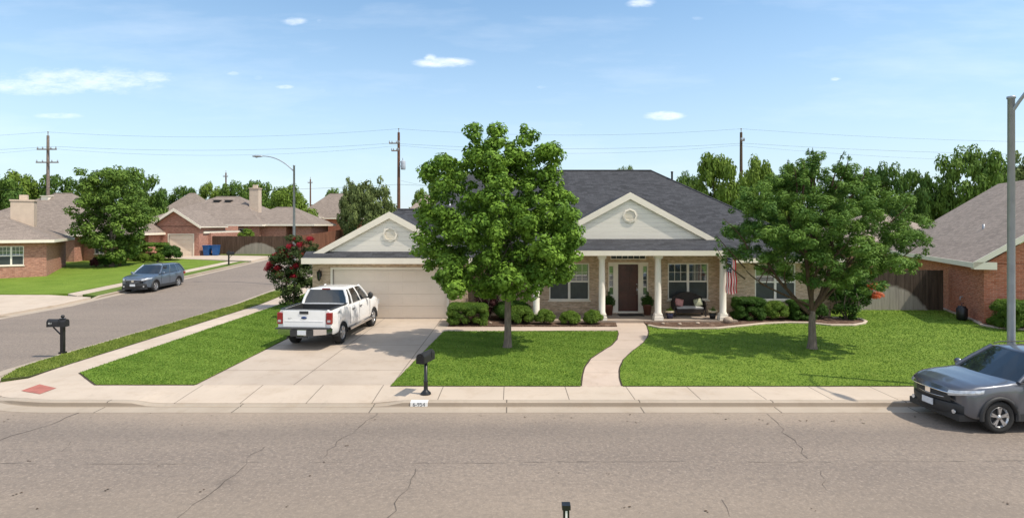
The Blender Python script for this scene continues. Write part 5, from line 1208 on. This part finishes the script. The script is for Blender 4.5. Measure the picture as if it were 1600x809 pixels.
utility_pole((pxs[1], PYY, T(PYY)), tp[1], 'brown utility pole with grey transformer behind the garage gable', [(1.2, .55, -.45), (2.0, .4, -.35)], True)
utility_pole((pxs[2], PYY, T(PYY)), tp[2], 'dark utility pole rising out of the trees behind the porch', [(.9, .2, .1)], False, 'barkd')
utility_pole(((353 - 800) * 120 / 900, 120, T(80)), 4.1 + 82 * 120 / 900, 'far thin utility pole above the long hip roof', [(.8, .5, 0)])
utility_pole(((485 - 800) * 125 / 900, 125, T(80)), 4.1 + 72 * 125 / 900, 'far thin utility pole between the lamp and olive trees', [(.8, .5, 0)])
def wire(pts, label, r_=.016, sag=.7):
    r_ *= .6; m = MB(); P3 = []
    for a, b in zip(pts[:-1], pts[1:]):
        a = Vector(a); b = Vector(b)
        for i in range(14): t = i / 14; P3.append(a.lerp(b, t) - Vector((0, 0, sag * 4 * t * (1 - t) * (a - b).length / 38)))
    P3.append(Vector(pts[-1])); m.tube(P3, r_, 4, cap=False); tag(m.build('power_line', 'black'), label, 'power line', 'overhead power lines')
EX = 80
def wy(dz, yo, offs=(0, 0, 0)):
    z = [t - dz for t in tp]; return [(pxs[0] - EX, yo, z[0]), (pxs[0] + offs[0], yo, z[0]), (pxs[1] + offs[1], yo, z[1]), (pxs[2] + offs[2], yo, z[2]), (pxs[2] + EX, yo, z[2])]
wire(wy(-.38, PYY), 'topmost thin power line strung over the tops of the three utility poles', .013)
wire(wy(1.2, PYY - .2, (.9, -.8, .1)), 'power line on the ends of the upper cross-arms, nearer of the two', .015, .6)
wire(wy(1.2, PYY + 1.5, (-.9, -.2, .1)), 'power line strung just behind the upper cross-arms, farther of the two', .012, .9)
wire(wy(5.6, PYY - .1), 'lowest cable strung below the transformer', .018, .5)
wire([(pxs[1] + .3, PYY - .1, tp[1] - 5.2), ((700 - 800) * 45 / 900, 45, 7)], 'service drop slanting down right from the transformer pole', .014, .2)

def bin_(loc, rz, label):
    p = empty('wheelie_bin', loc, rz, label, 'bin', 'blue bins beside the far garage')
    m = MB(); b0 = [(-.24, -.26), (.24, -.26), (.24, .26), (-.24, .26)]; b1 = [(-.31, -.36), (.31, -.36), (.31, .36), (-.31, .36)]
    lo_ = [(x, y, .06) for x, y in b0]; hi = [(x, y, .98) for x, y in b1]; m.grid([lo_, hi], 0, False, True); m.face(lo_[::-1]); m.build('body', 'blue', p)
    m = MB(); m.box(-.34, .34, -.4, .4, .98, 1.04); m.tube([(-.3, .42, 1.0), (.3, .42, 1.0)], .025, 6); m.build('lid', 'blue', p)
    for sgn in (-1, 1): m = MB(); m.lathe([(0, -.03), (.13, -.03), (.13, .03), (0, .03)], (sgn * .27, .27, .13), 14, 0, 'x'); m.build('wheel', 'tyre', p)
bin_((-30.25, 57.2, T(57.2)), 0, 'blue wheelie bin standing against the far garage pier'); bin_((-29.45, 57.3, T(57.3)), R(10), 'blue wheelie bin nearer the brown fence')
o = MB(); o.lathe([(0, 0), (.16, 0), (.2, .08), (.21, .5), (.15, .56), (.15, .6), (.0, .62)], n=18); o.tube([(0, 0, .6), (.0, 0, .72), (.08, 0, .72)], .02, 6)
ub = o.build('garden_urn', 'black'); ub.location = (*P(1503, 501), .03); tag(ub, 'black rounded garden canister standing against the red brick side wall', 'urn')

# ------------------------------------------------------------------ VEHICLES
def interp(tab, x):
    if x <= tab[0][0]: return tab[0][1]
    for (a, b), (c_, d_) in zip(tab[:-1], tab[1:]):
        if x <= c_:
            t = (x - a) / (c_ - a); t = t * t * (3 - 2 * t) * .5 + t * .5; return b + (d_ - b) * t
    return tab[-1][1]
def wheel(car, x, y, r_, wd, sgn, style=5, sc_r=.66):
    m = MB(); hw = wd / 2
    m.lathe([(r_ * sc_r, -hw * .85), (r_ * .80, -hw), (r_ * .94, -hw * .95), (r_, -hw * .72), (r_, hw * .72), (r_ * .94, hw * .95), (r_ * .80, hw), (r_ * sc_r, hw * .85), (r_ * sc_r, -hw * .85)], (x, y, r_), 36, 0, 'y')
    w_ = m.build('wheel', 'tyre', car)
    m = MB(); yo = y + sgn * hw * .8; rr = r_ * sc_r
    m.lathe([(rr * .98, sgn * .012), (rr * 1.02, sgn * .0), (rr * .88, sgn * .0 - sgn * .01), (rr * .86, -sgn * .05)], (x, yo, r_), 36, 0, 'y')
    for k in range(style):
        a = k * 2 * math.pi / style + .3; d = Vector((math.cos(a), 0, math.sin(a))); c_ = Vector((x, yo, r_))
        for off in (-.13, .13):
            d2 = Vector((math.cos(a + off), 0, math.sin(a + off))); m.beam(c_ + d * rr * .12 + Vector((0, -sgn * .012, 0)), c_ + d2 * rr * .92, .03 * rr / .23 * 1.2, .03, (0, 1, 0))
    m.lathe([(0, sgn * .02), (rr * .2, sgn * .018), (rr * .24, -sgn * .02)], (x, yo, r_), 16, 0, 'y'); m.build('rim', 'rim', w_)
    m = MB(); m.lathe([(0, -sgn * .055), (rr * .9, -sgn * .055)], (x, yo, r_), 24, 0, 'y'); m.build('hub', 'rimd', w_)
def body_loft(car, mats, Lx, wtab, ztab, zlow, whx, wr, bow=(.16, .10), bed=None, name='body', crown=.035, endlow=(.42, .42)):
    xs_ = sorted(set([round(v, 3) for v in np.linspace(0, Lx, int(Lx / .05) + 1)] + [.015, .04, .09, Lx - .015, Lx - .04, Lx - .09] + ([bed[0], bed[0] + .012, bed[1], bed[1] - .012] if bed else [])))
    F = [0, .07, .2, .38, .55, .7, .82, .91, .965, 1.0]; W = [.955, .985, .998, 1.0, .995, .985, .972, .955, .93, .885]
    rows = []
    for x in xs_:
        w_ = interp(wtab, x); zt = interp(ztab, x); zl = zlow
        if x < .5: zl = zlow + (endlow[0] - zlow) * (1 - x / .5) ** 3
        if x > Lx - .5: zl = zlow + (endlow[1] - zlow) * (1 - (Lx - x) / .5) ** 3
        for c_ in whx:
            if abs(x - c_) < wr: zl = max(zl, .34 + math.sqrt(wr * wr - (x - c_) ** 2))
        e0 = max(0, 1 - x / .7) ** 1.5 * bow[0]; e1 = max(0, 1 - (Lx - x) / .7) ** 1.5 * bow[1]
        side = []
        for f_, ww in zip(F, W):
            y = w_ * ww; z = zl + (zt - zl) * f_; side.append((x + e0 * (y / w_) ** 2 - e1 * (y / w_) ** 2 if w_ else x, y, z))
        inbed = bed and bed[0] < x < bed[1]
        if inbed: top = [(x, w_ * .86, zt), (x, w_ * .84, bed[2]), (x, 0, bed[2])]
        else:
            top = []
            for k in (.72, .4, 0): top.append((x + (e0 - e1) * k * k * .78, w_ * k, zt + crown * (1 - k * k)))
        half = side + top; rows.append([(p[0], -p[1], p[2]) for p in half] + half[::-1][1:])
    m = MB(); m.grid(rows, 0, True)
    for r_, rev in ((rows[0], False), (rows[-1], True)):
        n = len(r_)
        for i in range(n // 2):
            q_ = [r_[i], r_[i + 1], r_[n - 2 - i], r_[n - 1 - i]]; m.face(q_ if rev else q_[::-1], 0, True)
    o = m.build(name, mats, car, fixn=True)
    try:
        md = o.modifiers.new('edge', 'EDGE_SPLIT'); md.split_angle = R(38)
    except Exception: pass
    return o
def greenhouse(car, paintm, belt, bx0, bx1, tx0, tx1, zt, bw, tw, pillars, glassname='windows', bowf=.12, bowr=.05, roofname='roof', posts=.035):
    def loop(x0, x1, w_, z, bf, br):
        pts = []
        for k in np.linspace(-1, 1, 7): pts.append((x0 + bf * (k * k), k * w_, z if not callable(z) else z(x0)))
        for t in (.25, .5, .75): pts.append((x0 + bf + (x1 - br - x0 - bf) * t, w_ * 1.015, z if not callable(z) else z(x0 + (x1 - x0) * t)))
        for k in np.linspace(1, -1, 7): pts.append((x1 - br * (k * k), k * w_, z if not callable(z) else z(x1)))
        for t in (.75, .5, .25): pts.append((x0 + bf + (x1 - br - x0 - bf) * t, -w_ * 1.015, z if not callable(z) else z(x0 + (x1 - x0) * t)))
        return pts
    lo = loop(bx0, bx1, bw, belt, bowf * 1.5, bowr); hi = loop(tx0, tx1, tw, zt, bowf * .7, bowr)
    mid = [tuple((a + b) / 2 + (0 if i == 0 else 0) for i, (a, b) in enumerate(zip(p, q_))) for p, q_ in zip(lo, hi)]
    mid = [(m_[0], m_[1] * 1.03, m_[2]) for m_ in mid]
    m = MB(); m.grid([lo, mid, hi], 0, False, True); m.build(glassname, 'carglass', car)
    m = MB(); rings = [[(p[0], p[1], p[2] - .03) for p in hi], [(p[0] + (.0 if abs(p[1]) > .01 else 0), p[1] * 1.015, p[2] + .005) for p in hi]]
    cx = (tx0 + tx1) / 2
    for k, dz in ((.9, .032), (.7, .05), (.35, .062), (.02, .066)): rings.append([(cx + (p[0] - cx) * k, p[1] * k, p[2] + dz) for p in hi])
    m.grid(rings, 0, True, True); rf = m.build(roofname, paintm, car)
    # pillars
    def onloop(i): return Vector(lo[i]), Vector(mid[i]), Vector(hi[i])
    for i in (0, 6, 10, 16):
        a, b, c_ = onloop(i); m = MB(); m.tube([a * 1.0, b, c_], posts * 1.15, 6); m.build('pillar', paintm, car)
    for t, w_ in pillars:
        for sgn in (1, -1):
            xa = bx0 + bowf * 1.5 + (bx1 - bowr - bx0 - bowf * 1.5) * t; xb = tx0 + bowf * .7 + (tx1 - bowr - tx0 - bowf * .7) * t; z_ = belt(xa) if callable(belt) else belt
            m = MB(); m.beam((xa, sgn * bw * 1.005, z_), ((xa + xb) / 2, sgn * (bw + tw) / 2 * 1.04, (z_ + zt) / 2), w_, .02, (0, sgn, 0)); m.beam(((xa + xb) / 2, sgn * (bw + tw) / 2 * 1.04, (z_ + zt) / 2), (xb, sgn * tw * 1.01, zt), w_, .02, (0, sgn, 0)); m.build('pillar', paintm, car)
    for sgn in (1, -1): m = MB(); m.beam((bx0 + bowf * 1.5, sgn * bw * 1.01, lo[0][2]), (bx1 - bowr, sgn * bw * 1.01, lo[10][2]), .025, .03); m.build('window_trim', paintm, car)
    return rf
def seam(m, pts, w_=.012): 
    for a, b in zip(pts[:-1], pts[1:]): m.beam(a, b, w_, .006, (0, 1, 0))
def suv(loc, rz, label, pmt, group='parked SUVs', name='parked_suv', style=5):
    c_ = empty(name, loc, rz, label, 'car', group); Lx = 4.58
    W_ = [(0, .70), (.08, .80), (.3, .875), (.8, .915), (1.6, .92), (3.6, .925), (4.2, .90), (4.5, .84), (4.58, .78)]
    Z_ = [(0, .78), (.04, .86), (.16, .93), (.5, 1.00), (1.0, 1.05), (1.3, 1.08), (1.6, 1.08), (3.0, 1.10), (4.2, 1.13), (4.45, 1.10), (4.58, .98)]
    fx, rx_ = .90, 3.56; wr = .405
    body_loft(c_, pmt, Lx, W_, Z_, .30, (fx, rx_), wr, (.20, .12))
    belt = lambda x: interp(Z_, x) + .005
    rf = greenhouse(c_, pmt, belt, 1.15, 4.50, 2.02, 4.18, 1.60, .845, .62, [(.40, .07), (.70, .06)], bowf=.16, bowr=.08, posts=.042)
    # cladding: sills, arches, bumpers
    m = MB()
    for sgn in (1, -1):
        m.box(fx + .36, rx_ - .36, sgn * .905 - .02, sgn * .905 + .02, .26, .42)
        for cx in (fx, rx_):
            arc0 = []; arc1 = []
            for a in np.linspace(-.15, math.pi + .15, 17):
                arc0.append((cx + math.cos(a) * (wr - .015), sgn * .935, .34 + math.sin(a) * (wr - .015))); arc1.append((cx + math.cos(a) * (wr + .055), sgn * .925, .34 + math.sin(a) * (wr + .055)))
            inn = [(p[0], sgn * .70, p[2]) for p in arc0]; back = [(p[0], sgn * .88, p[2]) for p in arc1]; m.grid([inn, arc0, arc1, back], 0, True)
    m.box(.10, .6, -.74, .74, .22, .36); m.box(4.1, 4.5, -.74, .74, .24, .42); m.box(.45, 4.3, -.66, .66, .2, .5)
    m.build('cladding', 'clad', c_)
    m = MB(); rows = []
    for z, dx in ((.30, .045), (.36, .0), (.52, -.012), (.56, .005)): rows.append([(dx + .20 * k * k * 1.1 + .0, k * .74, z) for k in np.linspace(-1, 1, 13)])
    m.grid(rows, 0, True); m.build('front_bumper', 'clad', c_)
    m = MB(); rows = []
    for z, dx in ((.585, -.006), (.66, -.016), (.76, -.010), (.80, .012)): rows.append([(dx + .20 * k * k * .55 + .0, k * .50, z) for k in np.linspace(-1, 1, 11)])
    m.grid(rows, 0, True); g = m.build('grille', 'clad', c_)
    m = MB()
    for z in (.80,): m.tube([(-.022 + .20 * k * k * .62, k * .60, z - .02 * abs(k)) for k in np.linspace(-1, 1, 11)], .02, 6)
    m.tube([(-.03 + .2 * k * k * .6, k * .45, .66) for k in np.linspace(-1, 1, 9)], .009, 5); m.box(-.035, -.02, -.075, .075, .68, .79); m.build('chrome_bar', 'chrome', g)
    for sgn in (1, -1):
        m = MB(); rows = []
        for i, t in enumerate(np.linspace(0, 1, 7)):
            x = .035 + .52 * t ** 1.35; y = sgn * (.50 + .372 * min(1, t * 1.25) ** .75 + .012); zc = .80 + .10 * t; hh = .06 * (1 - t * .35); rows.append([(x - .005, y, zc - hh), (x - .028 + .02 * t, y + sgn * .008, zc), (x + .02, y - sgn * .01, zc + hh)])
        m.grid(rows, 0, True); h_ = m.build('headlight', 'clearlens', c_)
        m = MB(); m.tube([(.10, sgn * .60, .40), (.08, sgn * .60, .40)], .045, 12); m.build('fog_light', 'clearlens', c_)
        m = MB(); m.box(4.30, 4.53, sgn * .80 - .06, sgn * .80 + .06, .86, 1.02); m.beam((4.44, sgn * .74, 1.1), (4.28, sgn * .66, 1.42), .05, .08, (0, 1, 0)); m.build('tail_light', 'redlens', c_)
        m = MB(); m.blob((1.58, sgn * 1.0, 1.13), .11, 0, 8, (.7, .9, .75)); m.beam((1.62, sgn * .86, 1.06), (1.60, sgn * .98, 1.10), .05, .035); m.build('mirror', pmt, c_)
        for hx in (2.35, 3.25): m = MB(); m.beam((hx - .09, sgn * .928, .93), (hx + .09, sgn * .928, .93), .03, .022); m.build('door_handle', pmt, c_)
        m = MB(); m.tube([(2.15, sgn * .585, 1.655), (2.3, sgn * .58, 1.695), (3.9, sgn * .58, 1.69), (4.05, sgn * .585, 1.65)], .014, 6); m.build('roof_rail', 'clad', rf)
        m = MB(); seam(m, [(1.50, sgn * .919, 1.04), (1.48, sgn * .926, .75), (1.52, sgn * .92, .45)]); seam(m, [(2.46, sgn * .915, 1.06), (2.46, sgn * .93, .8), (2.47, sgn * .925, .45)]); seam(m, [(3.35, sgn * .915, 1.07), (3.32, sgn * .928, .85), (3.15, sgn * .928, .72)]); m.build('door_seams', 'clad', c_)
        for cx in (fx, rx_): wheel(c_, cx, sgn * .80, .345, .225, sgn, style)
    m = MB(); m.box(-.045, -.03, -.16, .16, .42, .56); m.build('number_plate', 'plate', c_)
    m = MB(); 
    for sgn in (-1, 1): m.beam((1.32, sgn * .1, 1.095), (1.5, sgn * .55, 1.17), .02, .015)
    m.build('wiper', 'clad', c_)
    return c_
# right SUV faces left (-x): front at px 1449
YR = 12.5
sv = suv((9.02, 12.46, -.115), R(3.2), 'dark grey-blue SUV parked at the right kerb, cut by the photo edge', 'greypaint'); 
# side street SUV, its front towards the camera
a = math.atan2(1, 0)
s2 = suv((-22.45, 34.1, T(35) - .11), R(92), 'slate blue-grey SUV parked against the far kerb of the side street', 'bluepaint', style=6)
s2.scale = (.95, .95, .95); sv.scale = (.92, .92, .93)
s3 = suv((-28.95, 30.8, T(30.8) + .01), R(180), 'white car nosing in at the left edge on the neighbour driveway', 'whitepaint')

# pickup
def pickup(loc, rz):
    c_ = empty('pickup_truck', loc, rz, 'white crew cab pickup truck with black bed parked on the driveway, tail to the street', 'pickup truck'); Lx = 5.85; g = .0
    W_ = [(0, .80), (.1, .90), (.35, .97), (.8, .995), (2, 1.0), (5.2, 1.0), (5.7, .985), (5.85, .965)]
    Z_ = [(0, .95), (.05, 1.08), (.2, 1.17), (.7, 1.23), (1.4, 1.26), (1.5, 1.30), (2.2, 1.30), (4.0, 1.30), (4.05, 1.36), (5.7, 1.37), (5.83, 1.365), (5.85, 1.35)]
    fx, rx_ = .98, 4.66; wr = .46
    body_loft(c_, 'whitepaint', Lx, W_, Z_, .48, (fx, rx_), wr, (.16, .03), bed=(4.07, 5.76, .86), crown=.03, endlow=(.5, .62))
    belt = lambda x: 1.30
    rf = greenhouse(c_, 'whitepaint', belt, 1.42, 4.02, 2.15, 3.86, 1.86, .90, .70, [(.40, .08), (.80, .12)], bowf=.13, bowr=.03, posts=.05)
    m = MB(); m.box(3.84, 3.90, -.16, .16, 1.865, 1.905); m.build('brake_light', 'redlens', rf)
    m = MB(); m.box(4.075, 5.755, -.835, .835, .87, .88); m.box(4.075, 4.09, -.84, .84, .88, 1.34); m.box(5.74, 5.755, -.84, .84, .88, 1.33)
    for sgn in (1, -1): m.box(4.09, 5.74, sgn * .845 - .006, sgn * .845 + .006, .88, 1.36); m.box(4.08, 5.76, sgn * .905 - .045, sgn * .905 + .045, 1.375, 1.392); m.box(4.3, 5.05, sgn * .72 - .11, sgn * .72 + .11, .88, 1.12)
    m.box(5.765, 5.85, -.84, .84, 1.385, 1.40); m.build('bed_liner', 'clad', c_)
    # tailgate
    m = MB(); m.box(5.852, 5.868, -.77, .77, .78, 1.34); m.box(5.868, 5.878, -.70, .70, .98, 1.0); tg = m.build('tailgate', 'whitepaint', c_)
    md = tg.modifiers.new('bevel', 'BEVEL'); md.width = .006
    m = MB(); m.box(5.87, 5.888, -.16, .16, 1.23, 1.33); m.build('tailgate_handle', 'clad', tg)
    m = MB(); m.lathe([(0, .0), (.105, .0), (.105, .012), (0, .014)], (5.869, 0, 1.10), 20, 0, 'x'); bd = m.build('badge', 'badge', tg)
    for v in bd.data.vertices: v.co.z = 1.10 + (v.co.z - 1.10) * .42
    text('4X4', .12, 'ink', c_, (5.15, -1.001, 1.20), (R(90), 0, 0), 'decal', .002); text('4X4', .12, 'ink', c_, (5.15, 1.001, 1.20), (R(90), 0, R(180)), 'decal', .002)
    text('XLT', .075, 'rim', tg, (5.871, -.52, 1.08), (R(90), 0, R(90)), 'lettering', .003)
    # bumper rear
    m = MB(); m.box(5.86, 6.06, -.42, .42, .52, .72)
    for sgn in (1, -1):
        m.grid([[(5.86, sgn * .40, .50), (6.06, sgn * .40, .52), (6.06, sgn * .40, .735), (5.86, sgn * .40, .735)], [(5.86, sgn * .9, .54), (6.03, sgn * .88, .56), (6.03, sgn * .88, .735), (5.86, sgn * .9, .735)], [(5.70, sgn * 1.0, .56), (5.78, sgn * 1.0, .57), (5.78, sgn * 1.0, .735), (5.70, sgn * 1.0, .735)]], 0, False)
    rb = m.build('rear_bumper', 'chrome', c_)
    m = MB(); m.box(5.80, 6.055, -.97, .97, .736, .765); m.box(6.055, 6.075, -.42, -.17, .50, .72); m.box(6.055, 6.075, .17, .42, .50, .72); m.box(6.0, 6.07, -.2, .2, .44, .50); m.build('bumper_step', 'clad', rb)
    m = MB(); m.box(6.062, 6.08, -.155, .155, .545, .70); m.build('number_plate', 'plate', c_)
    for sgn in (1, -1):
        m = MB(); m.box(5.72, 5.872, sgn * .895 - .10, sgn * .895 + .105, .88, 1.28); tl = m.build('tail_light', 'redlens', c_); md = tl.modifiers.new('bevel', 'BEVEL'); md.width = .02
        m = MB(); m.box(5.873, 5.878, sgn * .90 - .05, sgn * .90 + .06, .95, 1.03); m.build('reverse_lens', 'clearlens', tl)
        m = MB(); m.blob((1.93, sgn * 1.12, 1.42), .14, 0, 8, (.6, .8, 1.05)); m.beam((1.93, sgn * .92, 1.33), (1.93, sgn * 1.08, 1.38), .06, .05); m.build('mirror', 'clad', c_)
        for hx in (2.75, 3.62): m = MB(); m.beam((hx - .1, sgn * 1.005, 1.12), (hx + .1, sgn * 1.005, 1.12), .035, .03); m.build('door_handle', 'clad', c_)
        m = MB(); m.tube([(fx + .55, sgn * 1.0, .42), (rx_ - .6, sgn * 1.0, .42)], .055, 8); m.beam((2.0, sgn * .8, .5), (2.0, sgn * .98, .42), .05, .03); m.beam((3.6, sgn * .8, .5), (3.6, sgn * .98, .42), .05, .03); m.build('running_board', 'chrome', c_)
        for xx in (1.62, 2.92, 3.98): m = MB(); seam(m, [(xx, sgn * .985, 1.27), (xx, sgn * 1.003, 1.0), (xx, sgn * 1.0, .60)]); m.build('door_seam', 'clad', c_)
        m = MB(); m.box(.12, .5, sgn * .80 - .08, sgn * .80 + .15, .84, 1.06); m.build('headlight', 'clearlens', c_)
        for cx in (fx, rx_): wheel(c_, cx, sgn * .84, .40, .27, sgn, 6, .62)
        for cx in (fx, rx_):
            m = MB(); arc0 = [(cx + math.cos(a) * (wr - .005), sgn * .99, .34 + math.sin(a) * (wr - .005)) for a in np.linspace(0, math.pi, 15)]; m.grid([[(p[0], sgn * .6, p[2]) for p in arc0], arc0], 0, True); m.build('wheel_well', 'clad', c_)
    m = MB(); m.box(.5, 5.5, -.6, .6, .42, .62); m.box(.02, .2, -.8, .8, .5, .75); m.tube([(5.2, -.55, .42), (5.9, -.6, .42)], .04, 8); m.build('underbody', 'clad', c_)
    m = MB(); m.box(-.01, .06, -.62, .62, .72, 1.02); m.build('grille', 'chrome', c_)
    return c_
# local +x runs from nose to tail; tail towards the camera
tr = pickup((0, 0, .003), 0)
ang = math.atan2(-1, -.07); tr.rotation_euler = (0, 0, ang)
# tail centre about px 487 at Y ~18.6
tr.scale = (.94, .93, .955)
nose = Vector((-6.86, 18.95)) - Vector((math.cos(ang), math.sin(ang))) * 5.85 * .95
tr.location = (nose.x, nose.y, .003)
